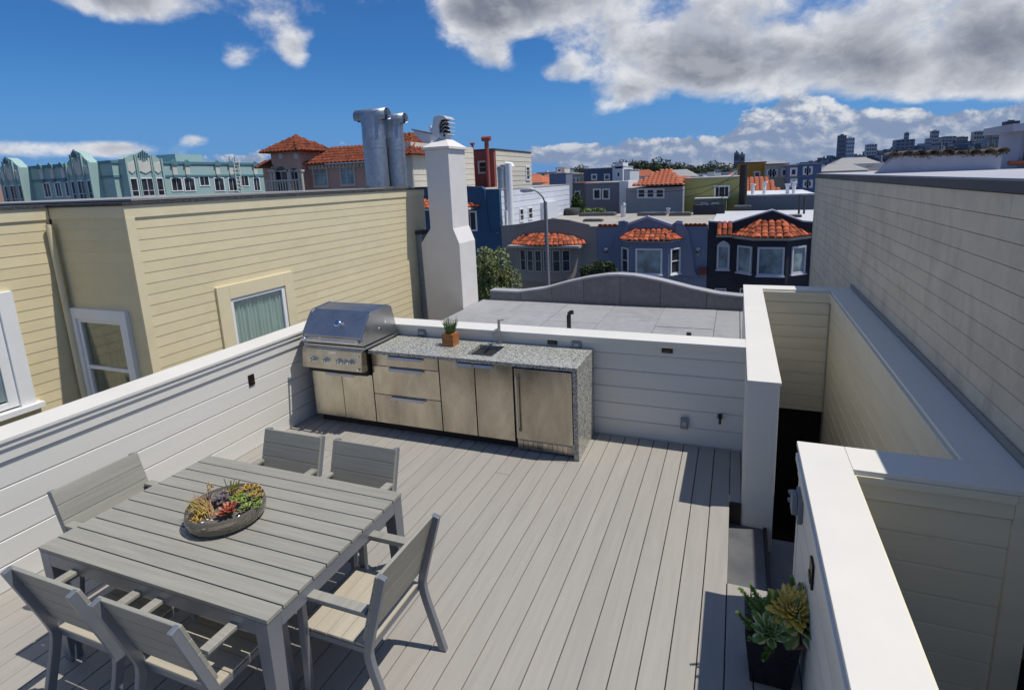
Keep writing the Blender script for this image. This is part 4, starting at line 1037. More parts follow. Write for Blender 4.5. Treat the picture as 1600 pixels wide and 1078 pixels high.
# --- grey bow-fronted house
xg0, xg1, xb1, xn1 = -14.0, -7.76, -1.46, 5.6
GREYH = paint('warm_grey_stucco', (.25,.235,.215)); CREAMT = paint('putty_trim', (.40,.38,.34))
h = thing('grey_house', 'grey stucco house across the street with five-pane bow window under a curved tile awning', 'house', (-10.9, YA, GZ))
top = [(xg0,U(782,353,1,YA).z),(xg0+1.0,U(806,351,1,YA).z)]+[(U(px_,1,1,YA).x if 0 else U(px_,py_,1,YA).x, U(px_,py_,1,YA).z) for px_, py_ in ((825,348),(845,344),(866,342),(888,344),(905,348))]+[(U(920,351,1,YA).x,U(920,351,1,YA).z),(U(922,354,1,YA).x,U(922,354,1,YA).z),(xg1-.02,U(932,354,1,YA).z)]
facade_prism(h, 'front_wall', GREYH, top, YA, YA+.3, GZ)
MB().box(xg0, xg1-.02, YA+.301, YA+DEP, GZ, -.55).build('wall', GREYH, h)
MB().box(xg0+.02, xg1-.06, YA+.31, YA+DEP, -.549, -.50).build('flat_roof', DROOF, h)
ztile0 = U(855,384,1,YA-.9).z; ztile1 = U(855,366,1,YA).z
zw0 = U(855,423,1,YA-.8).z; zw1 = U(855,392,1,YA-.8).z; zb0 = U(855,440,1,YA-.8).z
xa = U(803,400,1,YA-.2).x; xz_ = U(908,400,1,YA-.2).x
foot = []
for k in range(9):
    f = k/8; foot.append((xa+(xz_-xa)*f, .12+.85*math.sin(math.pi*f)**.8 if 0<k<8 else 0.0))
bay_mesh(h, GREYH, foot, YA, zb0, ztile0)
MB().box(xa-.1, xz_+.1, YA-1.02, YA-.001, ztile0-.14, ztile0-.001).build('cornice', CREAMT, h)
xl_ = U(796,380,1,YA-.5).x; xr_ = U(914,380,1,YA-.5).x; xm_ = (xl_+xr_)/2
base = [(xl_+(xr_-xl_)*k/8, .25+.95*math.sin(math.pi*k/8)) for k in range(9)]
tops = [(xm_+(x-xm_)*.62, .02) for x, _ in base]
awning(h, base, tops, ztile0, ztile1, YA, cw=.27, rl=.36)
seg = [1,2,3,4,5,6]
for i in (1,2,3,4,5,6):
    T_, L_ = facet_T(foot, i, YA)
    if i in (1,2,4,5,6) or i == 3: win(h, T_, L_*.18, L_*.82, zw0, zw1, fw=.06, fm=CREAMT, hs=(.5,), bar=.03)
# --- blue stepped-gable house
BLUEH = paint('slate_blue_stucco', (.16,.20,.285)); BLUET = paint('pale_blue_edge', (.33,.39,.50))
h = thing('blue_house', 'slate blue house across the street with stepped gable parapet and tiled bay roof', 'house', (-4.6, YA, GZ))
pt = lambda px_, py_, Y_=YA: (U(px_,py_,1,Y_).x, U(px_,py_,1,Y_).z)
top = [(xg1,pt(940,354)[1]),(pt(966,354)[0],pt(966,352)[1]),(pt(966,350)[0]+.01,pt(970,346)[1]),pt(976,345),pt(979,350),pt(1012,338),pt(1050,351),pt(1058,345),pt(1066,346),(pt(1066,354)[0]+.02,pt(1066,352)[1]),(xb1-.02,pt(1105,352)[1])]
facade_prism(h, 'front_wall', BLUEH, top, YA-.02, YA+.28, GZ)
MB().box(xg1, xb1-.02, YA+.281, YA+DEP, GZ, -.55).build('wall', BLUEH, h); MB().box(xg1+.02, xb1-.04, YA+.29, YA+DEP, -.549, -.49).build('flat_roof', DROOF, h)
m = MB()
gp = [pt(979,350), pt(1012,338), pt(1050,351)]
for (p, q) in zip(gp, gp[1:]): m.add([(p[0],YA-.09,p[1]-.13),(q[0],YA-.09,q[1]-.13),(q[0],YA+.3,q[1]-.13),(p[0],YA+.3,p[1]-.13),(p[0],YA-.09,p[1]+.02),(q[0],YA-.09,q[1]+.02),(q[0],YA+.3,q[1]+.02),(p[0],YA+.3,p[1]+.02)],[(0,3,2,1),(4,5,6,7),(0,1,5,4),(1,2,6,5),(2,3,7,6),(3,0,4,7)])
m.build('gable_coping', BLUET, h)
# curved buttress fins beside the bay
for sx_, lst in ((-1,((978,346),(974,360),(962,372),(958,400),(955,440))),(1,((1066,348),(1076,362),(1082,395),(1086,425),(1092,431)))):
    pts = [pt(*q) for q in lst]
    vs = []
    inner = U(982 if sx_<0 else 1056, 400, 1, YA).x
    poly = pts+[(inner, pts[-1][1]),(inner, pts[0][1])]
    MB().prism(poly, 1, YA-.16, YA-.021).build('buttress', BLUEH, h)
zt0 = U(1015,376,1,YA-.9).z; zt1 = U(1015,359,1,YA).z
foot = [(U(971,400,1,YA).x,0),(U(988,400,1,YA-.9).x-.15,.85),(U(1040,400,1,YA-.9).x+.15,.85),(U(1064,400,1,YA).x,0)]
bay_mesh(h, BLUEH, foot, YA-.02, U(1015,438,1,YA-.9).z, zt0)
MB().add([(x+(-.1 if x<foot[1][0]+.01 else .1), YA-.02-o_*1.12-.05*(o_>0), z) for z in (zt0-.10, zt0-.001) for x, o_ in foot],[(3,2,1,0),(4,5,6,7),(0,1,5,4),(1,2,6,5),(2,3,7,6),(3,0,4,7)]).build('cornice', BLUET, h)
base = [(foot[0][0]-.2,.02),(foot[1][0]-.1,1.2),(foot[2][0]+.1,1.2),(foot[3][0]+.2,.02)]
tops = [(foot[1][0]+.15,.021),(foot[1][0]+.25,.021),(foot[2][0]-.25,.021),(foot[2][0]-.15,.021)]
awning(h, base, tops, zt0, zt1, YA, cw=.28, rl=.32)
T_, L_ = facet_T(foot, 1, YA-.02)
za, zb = U(1015,427,1,YA-.9).z, U(1015,391,1,YA-.9).z
w_ = win(h, T_, .42, L_-.42, za, zb, fw=.09, pm=PANEL, sill=True)
for i in (0,2):
    T_, L_ = facet_T(foot, i, YA-.02); win(h, T_, L_*.20, L_*.82, za, zb, fw=.08, hs=(.5,), sill=True)
ORN = paint('pale_plaster_ornament', (.50,.53,.58))
for px_ in (947, 1091):
    x_, z_ = pt(px_, 392)
    m = MB(); m.tube([(x_,YA-.03,z_+.13),(x_,YA-.10,z_+.10),(x_,YA-.10,z_-.12),(x_,YA-.03,z_-.25)], [.09,.15,.12,.04], 8); m.build('ornament', ORN, h)
for (a_, b_) in ((xg1+.05, pt(966,350)[0]-.05), (pt(1068,350)[0]+.03, xb1-.1)):
    r_ = MB().box(a_, b_, YA-.06, YA+.32, top[0][1]-.02, top[0][1]+.06).build('coping_bed', TILE, h)
    n_ = int((b_-a_)/.24)
    for k in range(n_): piece('tile', tile_mesh(TILE,.42,.12), r_, (a_+(k+.5)*(b_-a_)/n_, YA-.12, top[0][1]+.06))
# --- navy house
NAVY = paint('navy_stucco', (.017,.020,.034), damt=.2); LAV = paint('lavender_white_trim', (.55,.55,.60))
h = thing('navy_house', 'dark navy house across the street with pale gable line and large clay tile bay roof', 'house', (1.8, YA, GZ))
top = [(xb1,pt(1110,346)[1]),(pt(1130,349)[0],pt(1130,348)[1]),(pt(1140,349)[0],pt(1140,349)[1]),pt(1207,329),pt(1254,346),(pt(1266,347)[0],pt(1266,347)[1]),(xn1,pt(1266,347)[1])]
facade_prism(h, 'front_wall', NAVY, top, YA-.04, YA+.26, GZ)
MB().box(xb1, xn1, YA+.261, YA+DEP, GZ, -.50).build('wall', NAVY, h); MB().box(xb1+.02, xn1-.02, YA+.27, YA+DEP, -.499, -.42).build('flat_roof', LROOF, h)
m = MB()
for (p, q) in zip(top, top[1:]): m.add([(p[0],YA-.12,p[1]-.02),(q[0],YA-.12,q[1]-.02),(q[0],YA+.3,q[1]-.02),(p[0],YA+.3,p[1]-.02),(p[0],YA-.12,p[1]+.06),(q[0],YA-.12,q[1]+.06),(q[0],YA+.3,q[1]+.06),(p[0],YA+.3,p[1]+.06)],[(0,3,2,1),(4,5,6,7),(0,1,5,4),(1,2,6,5),(2,3,7,6),(3,0,4,7)])
m.build('coping', LAV, h)
zt0 = U(1205,371,1,YA-1).z; zt1 = U(1205,345,1,YA).z
foot = [(U(1146,400,1,YA).x,0),(U(1180,400,1,YA-1).x,1.0),(U(1229,400,1,YA-1).x,1.0),(U(1262,400,1,YA).x,0)]
bay_mesh(h, NAVY, foot, YA-.04, U(1205,447,1,YA-1).z, zt0)
MB().add([(x+(-.12 if i_<2 else .12), YA-.04-o_*1.12-.05*(o_>0), z) for z in (zt0-.15, zt0-.001) for i_, (x, o_) in enumerate(foot)],[(3,2,1,0),(4,5,6,7),(0,1,5,4),(1,2,6,5),(2,3,7,6),(3,0,4,7)]).build('cornice', CREAMT, h)
base = [(foot[0][0]-.15,.02),(foot[1][0]-.1,1.35),(foot[2][0]+.1,1.35),(foot[3][0]+.15,.02)]
tops = [(foot[1][0]+.1,.021),(foot[1][0]+.2,.021),(foot[2][0]-.2,.021),(foot[2][0]-.1,.021)]
awning(h, base, tops, zt0, zt1, YA, cw=.31, rl=.34)
zs0 = U(1128,368,1,YA-.5).z; zs1 = U(1128,348,1,YA).z
xs0, xs1 = pt(1120,360)[0], pt(1143,360)[0]
awning(h, [(xs0,.5),(xs1+.05,.5)], [(xs0+.05,.03),(xs1-.05,.03)], zs0, zs1, YA, cw=.28, rl=.34)
MB().box(xs0, xs1+.05, YA-.5, YA-.041, zs0-.10, zs0-.002).build('cornice', CREAMT, h)
za, zb = U(1205,428,1,YA-1).z, U(1205,389,1,YA-1).z
T_, L_ = facet_T(foot, 1, YA-.04); win(h, T_, .20, L_-.20, za, zb, fw=.10, fm=LAV, pm=PANEL, sill=True)
for i in (0,2):
    T_, L_ = facet_T(foot, i, YA-.04); win(h, T_, L_*.28, L_*.80, za+.05, zb, fw=.10, fm=LAV, pm=PANEL, sill=True)
T_ = frame(0, YA-.04, 0)
x0_, z0_ = pt(1121,418); x1_, z1_ = pt(1139,386)
w_ = win(h, T_, x0_+.05, x1_-.05, z0_, z1_, fw=.10, fm=LAV, pm=PANEL, sill=True)
MB(T_).prism([(x0_-.05,z1_+.101),(x0_+.1,z1_+.26),((x0_+x1_)/2,z1_+.36),(x1_-.1,z1_+.26),(x1_+.05,z1_+.101)], 1, -.05, 0).build('arched_head', LAV, w_)
for (a_, b_) in ((1118,1133),(1157,1172)):
    x0_, z0_ = pt(a_, 470); x1_, z1_ = pt(b_, 452); win(h, T_, x0_, x1_, z0_-1, z1_, fw=.06, fm=LAV)
# plaque on the blue house
x_, z_ = pt(1098,421)
MB().box(x_-.22, x_+.22, YA-.3, YA-.041, z_-.25, z_+.12).build('red_box', paint('rust_red_box', (.16,.04,.03)), bpy.data.objects['blue_house'])
# --- teal blue house with the white clad flank
TEAL = paint('deep_teal_blue_stucco', (.022,.085,.165), damt=.25)
WCL = mat('white_clad_flank', (.62,.64,.68), .6, var=.04, scale=.6, rand=.04, dirt=(.45,.46,.50), dscale=.5, damt=.3)
h = thing('teal_house', 'deep blue house across the street with white clapboard flank and rounded shoulders', 'house', (-17, YA, GZ))
xt0, xt1 = -20.1, xg0-.02
zt_ = U(780,296,1,YA).z
top = [(xt0,U(690,291,1,YA).z),(pt(720,291)[0],pt(720,291)[1]),(pt(752,292)[0],pt(752,292)[1]),(pt(757,296)[0],pt(757,296)[1]),(xt1,zt_)]
facade_prism(h, 'front_wall', TEAL, top, YA-.01, YA+.3, GZ)
DW = 15.6
MB().box(xt0, xt1-.03, YA+.301, YA+DW, GZ, zt_-.05).build('wall', WCL, h); MB().box(xt0, xt1+.01, YA+.29, YA+DW+.05, zt_-.049, zt_-.0).build('roof_edge', DROOF, h)
siding(h, (xt1-.03, YA+.302), (xt1-.03, YA+DW), -1.6, zt_-.05, .42, WCL, t=.03, prof='lap')
Tt = frame(xt1, 0, R(90))
for (pa, pb, pc, pd) in ((812,345,817,327),(825.5,342,831,325)):
    y0_ = U(pa, 335, 0, xt1).y; y1_ = U(pc, 335, 0, xt1).y; win(h, Tt, y0_, y1_, U(pa,pb,0,xt1).z, U(pc,pd,0,xt1).z, fw=.08, hs=(.5,), proud=.06)
# recess on the white flank: a projecting closet block and wide pipes
ya_ = U(838,330,0,xt1).y; yb_ = U(845,330,0,xt1).y; yc_ = U(865,330,0,xt1).y; yd_ = U(890,330,0,xt1).y
MB().box(xt1+.001, xt1+.35, yb_, yc_, -.4, U(850,316,0,xt1).z).build('closet_block', WCL, h)
for (pa, wd_, top_) in ((797,.42,256),(790,.22,330),):
    y_ = U(pa, 330, 0, xt1+.25).y
    MB().tube([(xt1+.28, y_, -2.5), (xt1+.28, y_, U(pa, top_, 0, xt1+.28).z)], wd_/2, 16).build('flue_pipe', WTRIM, h)
y_ = U(800,258,0,xt1+.28).y
MB().tube([(xt1+.28,y_,U(800,262,0,xt1+.28).z),(xt1+.20,y_,U(800,258,0,xt1+.28).z),(xt1-.15,y_,U(800,257,0,xt1+.28).z)], .19, 14).build('flue_elbow', WTRIM, h)
for (pa, py_, r_) in ((783,265,.22),(790,262,.28)):
    q = U(pa, 292, 1, YA+2.2+ (pa-783)*.08); zt2 = U(pa, py_, 1, q.y).z
    MB().tube([(q.x,q.y,zt_-.01),(q.x,q.y,zt2)], r_, 14).tube([(q.x,q.y,zt2),(q.x,q.y,zt2+.18)], r_*1.1, 14).build('roof_flue', GALV, h)
x0_, z0_ = pt(728,359); x1_, z1_ = pt(743,332); Tw = frame(0, YA-.01, 0)
win(h, Tw, x0_, x1_, z0_, z1_, fw=.10, vs=(.5,))
zt0 = U(730,325,1,YA-.8).z; zt1 = U(726,311,1,YA).z
xe = pt(752,322)[0]
awning(h, [(xt0+.3,.9),(xe-.9,.9),(xe,.02)], [(xt0+.3,.02),(xe-2.0,.02),(xe-1.9,.02)], zt0, zt1, YA-.01, cw=.30, rl=.34)
MB().box(xt0+.3, xe-.5, YA-.85, YA-.011, zt0-.12, zt0-.002).build('cornice', WTRIM, h)
m = MB(); pts = [pt(757,296),pt(759,320),pt(762,345),pt(766,362),pt(773,366),pt(779,365)]
for p, q in zip(pts, pts[1:]): m.tube([(p[0],YA-.03,p[1]),(q[0],YA-.03,q[1])], .07, 6, True)
m.build('moulding', TEAL, h)
# --- peach villa
PEACH = paint('peach_stucco', (.46,.29,.225)); PEACHT = paint('cream_villa_trim', (.55,.50,.42)); CRS = mat('cream_shingle_flank', (.62,.57,.46), .7, var=.05, scale=.6, rand=.05, dirt=(.45,.41,.33), dscale=.6, damt=.4)
TILED = mat('brown_red_clay_tile', (.20,.055,.028), .85, spec=.15, var=.5, scale=2.2, dirt=(.05,.028,.022), dscale=1.8, damt=.85, bump=.3, bscale=20)
h = thing('peach_house', 'peach stucco villa with brown-red tile roofs, corner tower and arched loggia', 'house', (-25, YA, GZ))
xc = -20.15; yp_ = YA; ztp = U(642,222,1,yp_).z
zeave = U(560,251,1,yp_-.5).z
xL = U(415,300,1,yp_).x
zE = U(560,254,1,yp_).z
MB().box(xL, xc-.95, yp_, yp_+9, GZ, zE).build('wall', PEACH, h)
MB().box(xc-.949, xc-.04, yp_+.0, yp_+9.2, GZ, ztp).build('wall', CRS, h)
siding(h, (xc-.04, yp_+.05), (xc-.04, yp_+9.2), 1.2, ztp, .42, CRS, t=.035, prof='lap')
siding(h, (xc-.94, yp_-.0), (xc-.05, yp_-.0), 1.2, ztp-.05, .42, CRS, t=.02, prof='lap')
# main tiled slope
r0 = U(488,262,1,yp_-.6); r1 = U(582,253,1,yp_-.6)
zr = U(500,233,1,yp_+1.6).z
xla = U(470,255,1,yp_-.6).x; xra = U(592,250,1,yp_-.6).x
awning(h, [(xla,.5),(xra,.5)], [(xla+1.0,-1.8),(xra-.3,-1.8)], zE-.0, zr, yp_, m=TILED, joined=True, cw=.34, rl=.40)
MB().box(xla+.3, xra-.2, yp_-.12, yp_-.001, zE-.30, zE-.02).build('dentil_band', PEACHT, h)
m = MB(); k = xla+.3
while k < xra-.3: m.box(k, k+.10, yp_-.25, yp_-.121, zE-.28, zE-.05); k += .30
m.build('dentils', PEACHT, h)['kind'] = 'stuff'
# small gable at the right behind the vents
xq0, xq1 = U(612,240,1,yp_-.6).x, U(641,240,1,yp_-.6).x; 
awning(h, [(xq0-.4,.5),(xq1+.1,.5),(xq1+.1,-3)], [(xq0-.3,-1.5),(xq0+.2,-1.5),(xq0+.2,-1.6)], U(640,242,1,yp_-.5).z, U(622,211,1,yp_+1.5).z, yp_, m=TILED, joined=True, cw=.34, rl=.40)
# tower
tx0, tx1 = U(424,250,1,yp_-.8).x, U(468,250,1,yp_-.8).x; ty0, ty1 = yp_-.8, yp_+1.8; ztw = U(450,238,1,ty0).z
MB().box(tx0, tx1, ty0, ty1, GZ, ztw).build('tower', PEACH, h)
e = .55; ax = (tx0+tx1)/2; ay = (ty0+ty1)/2; zap = U(454,213,1,ay).z
rt = MB().add([(tx0-e,ty0-e,ztw),(tx1+e,ty0-e,ztw),(tx1+e,ty1+e,ztw),(tx0-e,ty1+e,ztw),(ax,ay,zap)],[(3,2,1,0),(0,1,4),(1,2,4),(2,3,4),(3,0,4)]).build('tower_roof', TILED, h)
jm = MB()
for a_, b_ in (((tx0-e,ty0-e),(tx1+e,ty0-e)),((tx1+e,ty0-e),(tx1+e,ty1+e))):
    r_ = tiles_on(h, rt, (*a_,ztw), (*b_,ztw), (ax,ay,zap), (ax,ay,zap), TILED, .34, .40, True); b0_ = len(jm.v); jm.v += r_.v; jm.f += [[k_+b0_ for k_ in f_] for f_ in r_.f]; jm.sm += r_.sm
o_ = jm.build('roof_tiles', TILED, rt); o_['kind'] = 'stuff'
for c_ in (439,463):
    x_, z_ = pt(c_,244,ty0); MB(frame(x_, ty0, 0)).tube([(0,-.04,z_),(0,-.001,z_)], .20, 14).build('roundel', ORN, h)
x0_, z0_ = pt(402,262,ty0)
awning(h, [(x0_,1.1),(tx0+.1,1.1)], [(x0_+.4,-.5),(tx0+.0,-.5)], z0_-.1, U(415,246,1,yp_).z, yp_, m=TILED, joined=True, cw=.34, rl=.4)
# loggia: dark arches between white columns
Tt2 = frame(0, ty0, 0)
for (a_, b_) in ((435,451),(458,469)):
    x0_, z0_ = pt(a_, 300, ty0); x1_, _ = pt(b_, 300, ty0); z1_ = pt(a_, 268, ty0)[1]; m = MB(Tt2)
    n_ = 10; cxm = (x0_+x1_)/2; rr = (x1_-x0_)/2
    poly = [(x0_,z0_)]+[(cxm-rr*math.cos(math.pi*k/n_), z1_+rr*.7*math.sin(math.pi*k/n_)) for k in range(n_+1)]+[(x1_,z0_)]
    m.prism(poly, 1, -.02, .0); w_ = m.build('arched_opening', PANE, h)
    m = MB(Tt2); z2_ = z0_+ (z1_-z0_)*.45
    m.box(x0_, x1_, -.035, -.021, z1_-.05, z1_+.05); m.box(cxm-.04, cxm+.04, -.033, -.0205, z0_, z1_-.051); m.box(x0_, x1_, -.037, -.0215, z2_-.03, z2_+.03)
    m.build('frame', PEACHT, w_)
for c_ in (427,431.5,453.5,456,470,474):
    x_, z0_ = pt(c_, 303, ty0-.35); z1_ = pt(c_, 268, ty0-.35)[1]
    MB().tube([(x_,ty0-.30,z0_),(x_,ty0-.30,z1_)], .10, 10).box(x_-.15, x_+.15, ty0-.45, ty0-.15, z1_, z1_+.12).build('column', PEACHT, h)
xw0, _ = pt(425,300,ty0); xw1, _ = pt(477,300,ty0); zbl = pt(450,300,ty0)[1]
m = MB(); k = xw0
while k < xw1: m.box(k, k+.07, ty0-.42, ty0-.36, zbl, zbl+.75); k += .24
m.box(xw0, xw1, ty0-.45, ty0-.33, zbl+.75, zbl+.85).build('balustrade', PEACHT, h)
MB().box(xw0, xw1, ty0-.5, ty0-.001, zbl-.3, zbl-.001).build('balcony', PEACHT, h)
Tp = frame(0, yp_, 0)
for (a_, b_, c_, d_) in ((493,290,510,264),(535,288,552,262)):
    x0_, z0_ = pt(a_,b_); x1_, z1_ = pt(c_,d_); win(h, Tp, x0_, x1_, z0_, z1_, fw=.10, fm=PEACHT, pm=PANEL, vs=(.5,), hs=(.72,), sill=True)
# ridge tiles of a nearer roof line in front of the villa
x0_, z0_ = pt(425,305,28.0); x1_, z1_ = pt(575,300,28.0)
cr = thing('tile_coping', 'row of small clay tiles along a low ridge in front of the peach villa', 'roof', ((x0_+x1_)/2, 28, z0_))
rb = MB().box(x0_, x1_, 27.9, 28.1, z0_-1.0, z0_).build('ridge', PEACH, cr)
n_ = 16
for k in range(n_): piece('tile', tile_mesh(TILE,.5,.22), rb, (x0_+(k+.5)*(x1_-x0_)/n_, 27.75, z0_+(z1_-z0_)*k/n_))
# --- red house behind
REDH = paint('brick_red_stucco', (.28,.075,.06))
yr = 45.0
h = thing('red_house', 'brick-red house with cream clapboard flank and two red stove pipes', 'house', (-21, yr, GZ))
xr1 = U(772,236,1,yr).x; xr0 = U(728,236,1,yr).x-3; zr_ = U(772,234,1,yr).z
MB().box(xr0, xr1-.06, yr, yr+9.3, GZ, zr_).build('wall', REDH, h)
MB().box(xr1-.059, xr1-.03, yr+.3, yr+9.3, GZ, zr_-.02).build('flank', CRS, h)
siding(h, (xr1-.03, yr+.3), (xr1-.03, yr+9.3), .8, zr_-.02, .45, CRS, t=.04, prof='lap')
MB().box(xr0, xr1+.05, yr-.05, yr+9.35, zr_, zr_+.1).build('roof_edge', TAR, h)
x0_, z0_ = pt(750,269,yr); x1_, z1_ = pt(759,254,yr); win(h, frame(0,yr,0), x0_, x1_, z0_, z1_, fw=.16, fm=PEACHT, hs=(.5,))
x0_, z0_ = pt(734,275,yr); x1_, z1_ = pt(738,260,yr); win(h, frame(0,yr,0), x0_, x1_, z0_, z1_, fw=.12, fm=PEACHT)
for (pa, top_, r_) in ((762,218,.19),(740,226,.09)):
    q = U(pa, 260, 1, yr-.35); zt2 = U(pa, top_, 1, yr-.35).z
    MB().tube([(q.x,yr-.35,-2),(q.x,yr-.35,zt2)], r_, 14).build('stove_pipe', REDH, h)
    MB().tube([(q.x-r_*2.1,yr-.35,zt2+.06),(q.x+r_*2.1,yr-.35,zt2+.06)], r_*1.1, 12).build('pipe_tee', REDH, h)
Tr_ = frame(xr1, 0, R(90))
ya_ = U(822,270,0,xr1).y; yb_ = U(826.5,270,0,xr1).y; win(h, Tr_, ya_, yb_, U(824,280,0,xr1).z, U(824,262,0,xr1).z, fw=.16, hs=(.5,), proud=.08)
ya_ = U(791,270,0,xr1).y; yb_ = U(795,270,0,xr1).y; win(h, Tr_, ya_, yb_, U(793,272,0,xr1).z, U(793,256,0,xr1).z, fw=.14, hs=(.5,), proud=.08)
# grey metal roof box beyond the villa
q0 = U(646,204,1,36); q1 = U(668,224,1,36)
t_ = thing('roof_shed', 'small pale grey penthouse box on the villa roof left of the chimney', 'shed', (q0.x, 36, q1.z))
MB().prism([(q0.x,q1.z-1),(q0.x,q0.z),(q0.x+1.4,q0.z-.35),(q0.x+1.4,q1.z-1)], 1, 36, 39).build('body', COWL, t_); MB().prism([(q0.x-.1,q0.z+.12),(q0.x+1.6,q0.z-.28),(q0.x+1.6,q0.z-.36),(q0.x-.1,q0.z+.02)], 1, 35.9, 39.1).build('lid', GALV, t_)

# --- sea-green deco apartment block
DECO = paint('sea_green_stucco', (.33,.47,.435), dscale=.3); DECOD = paint('blue_green_band', (.10,.22,.25)); DCR = paint('cream_deco_panel', (.62,.60,.52), damt=.4)
yd = 32.0; xd = U(174,255,1,yd).x; zd = U(174,255,1,yd).z
h = thing('deco_building', 'long sea-green art deco apartment building with cream fan towers', 'building', (xd, yd, GZ))
xd0 = U(28,300,1,yd).x; ye_ = U(432,262,0,xd).y+2
MB().box(xd0, xd, yd, ye_, GZ, zd).build('wall', DECO, h)
MB().box(xd0, xd+.10, yd-.10, ye_, zd, zd+.22).build('parapet_band', DECOD, h)
zb_ = U(174,276,1,yd).z
MB().box(xd0, xd+.08, yd-.08, yd-.001, zb_-.10, zb_+.08).box(xd+.001, xd+.08, yd, ye_, zb_-.10, zb_+.08).build('string_course', DECOD, h)
Td0 = frame(0, yd, 0); Td1 = frame(xd, 0, R(90))
def Ux(px_, py_): q = U(px_, py_, 0, xd); return q.y, q.z
def tower(T, u0, u1, zt2, zside, zwin0, zwin1, par, blank=False):
    w = u1-u0
    tw_ = MB(T)
    tw_.prism([(u0,GZ),(u0,zside),(u0+w*.18,zside+.35),(u0+w*.3,zt2-.25),(u0+w*.5,zt2),(u0+w*.7,zt2-.25),(u0+w*.82,zside+.35),(u1,zside),(u1,GZ)], 1, -.75, -.001)
    t2 = tw_.build('fan_tower', DECO, par)
    # cream shields and ribs
    for (a, b, zz) in ((.34,.66,zt2-.55),(.06,.24,zside-.15),(.76,.94,zside-.15)):
        ua, ub = u0+w*a, u0+w*b; um = (ua+ub)/2; zl = zwin1+.45
        MB(T).prism([(ua,zl+.25),(ua,zz),(um,zz-.45 if b-a > .2 else zz-.2),(ub,zz),(ub,zl+.25),(um,zl)], 1, -.82, -.751).build('shield', DCR, t2)
        MB(T).box(ua, ub, -.80, -.751, zwin0-1.4, zwin0-.15).build('lower_panel', DCR, t2)
    for a in (.02,.28,.31,.69,.72,.98):
        MB(T).box(u0+w*a-.07, u0+w*a+.07, -.90, -.751, zwin0-1.4, (zside+.1 if a in (.02,.98) else zt2-.30)).build('rib', DECO, t2)
    for k in range(5):
        a = .5+(k-2)*.055; MB(T).box(u0+w*a-.05, u0+w*a+.05, -.93, -.83, zt2-.55-.0*abs(k-2), zt2+.10-.12*abs(k-2)).build('fan_blade', DECOD, t2)
    if not blank:
        for (a, b) in ((.35,.65),(.07,.23),(.77,.93)): win(par, T @ Matrix.Translation((0,-.75,0)), u0+w*a, u0+w*b, zwin0, zwin1, fw=.09, hs=(.3,) , vs=(.5,) if b-a > .2 else (), proud=.06)
ua, zz = Ux(193,300); ub, _ = Ux(251,300)
zwt = U(225,280,0,xd).z; zwb = U(225,306,0,xd).z
tower(Td1, ua, ub, U(222,238,0,xd).z, U(222,250,0,xd).z, zwb, zwt, h)
# short face: two more towers and plain windows
zwt = U(90,286,1,yd).z; zwb = U(90,307,1,yd).z
a_ = U(127,300,1,yd).x; b_ = U(163,300,1,yd).x; tower(Td0, a_, b_, U(136,238,1,yd).z+.1, U(160,250,1,yd).z-.2, zwb-.3, zwt, h)
a_ = U(22,300,1,yd).x; b_ = U(54,300,1,yd).x; tower(Td0, a_, b_, U(26,249,1,yd).z+.1, U(52,258,1,yd).z-.2, zwb-.6, zwt-.1, h)
for (pa, pb) in ((70,79),(88,96),(104,112),(122,130)):
    x0_ = U(pa,295,1,yd).x; x1_ = U(pb,295,1,yd).x; win(h, Td0, x0_, x1_, zwb, zwt, fw=.10, vs=(.5,))
for (pa, pc) in ((270,282),(290,302),(314.5,325),(337,348),(359,368),(377.5,387),(398,404)):
    y0_, z0_ = Ux(pa,298); y1_, z1_ = Ux(pc,279)
    if pa in (314.5, 377.5): z0_ += .5; z1_ += .25
    win(h, Td1, y0_, y1_, z0_, z1_, fw=.10, vs=(.5,), proud=.05)
def finial(T, u, z0, z1, par):
    MB(T).box(u-.22, u+.22, -.12, -.001, z0, z1).build('cream_panel', DCR, par)
    MB(T).prism([(u-.35,z1),(u-.30,z1+.25),(u,z1+.5),(u+.30,z1+.25),(u+.35,z1)], 1, -.22, -.001).build('finial', DECOD, par)
    MB(T).prism([(u-.28,z0-.02),(u-.28,z0-.2),(u,z0-.35),(u+.28,z0-.2),(u+.28,z0-.02)], 1, -.2, -.001).build('corbel', DECOD, par)
for pa in (272,292,339,360,398):
    y_, _ = Ux(pa,265); finial(Td1, y_, zb_+.1, zd-.1, h)
for pa in (65,82,99,118):
    finial(Td0, U(pa,265,1,yd).x, zb_+.1, zd-.1, h)
q = U(256,253,1,yd+8); q2 = U(272,241,1,yd+8)
MB().box(q.x-1.0, q2.x+.1, yd+8, yd+11, zd, q2.z).build('penthouse', DECO, h)
# roof ladder
la = thing('roof_ladder', 'thin pale ladder hooked over the sea-green building wall', 'ladder', (xd+.3, Ux(368,260)[0], zd))
y0_ = Ux(363,260)[0]; y1_ = Ux(371,260)[0]; zl0 = U(368,300,0,xd).z; zl1 = U(368,248,0,xd).z
for y_ in (y0_, y1_): MB().tube([(xd+.25,y_,zl0),(xd+.25,y_,zl1),(xd+.1,y_,zl1+.2),(xd-.3,y_,zl1+.15),(xd-.3,y_,zd)], .05, 6).build('rail', DCR, la)
for k in range(9): MB().box(xd+.22, xd+.27, y0_, y1_, zl0+k*(zl1-zl0)/9, zl0+k*(zl1-zl0)/9+.05).build('rung', DCR, la)
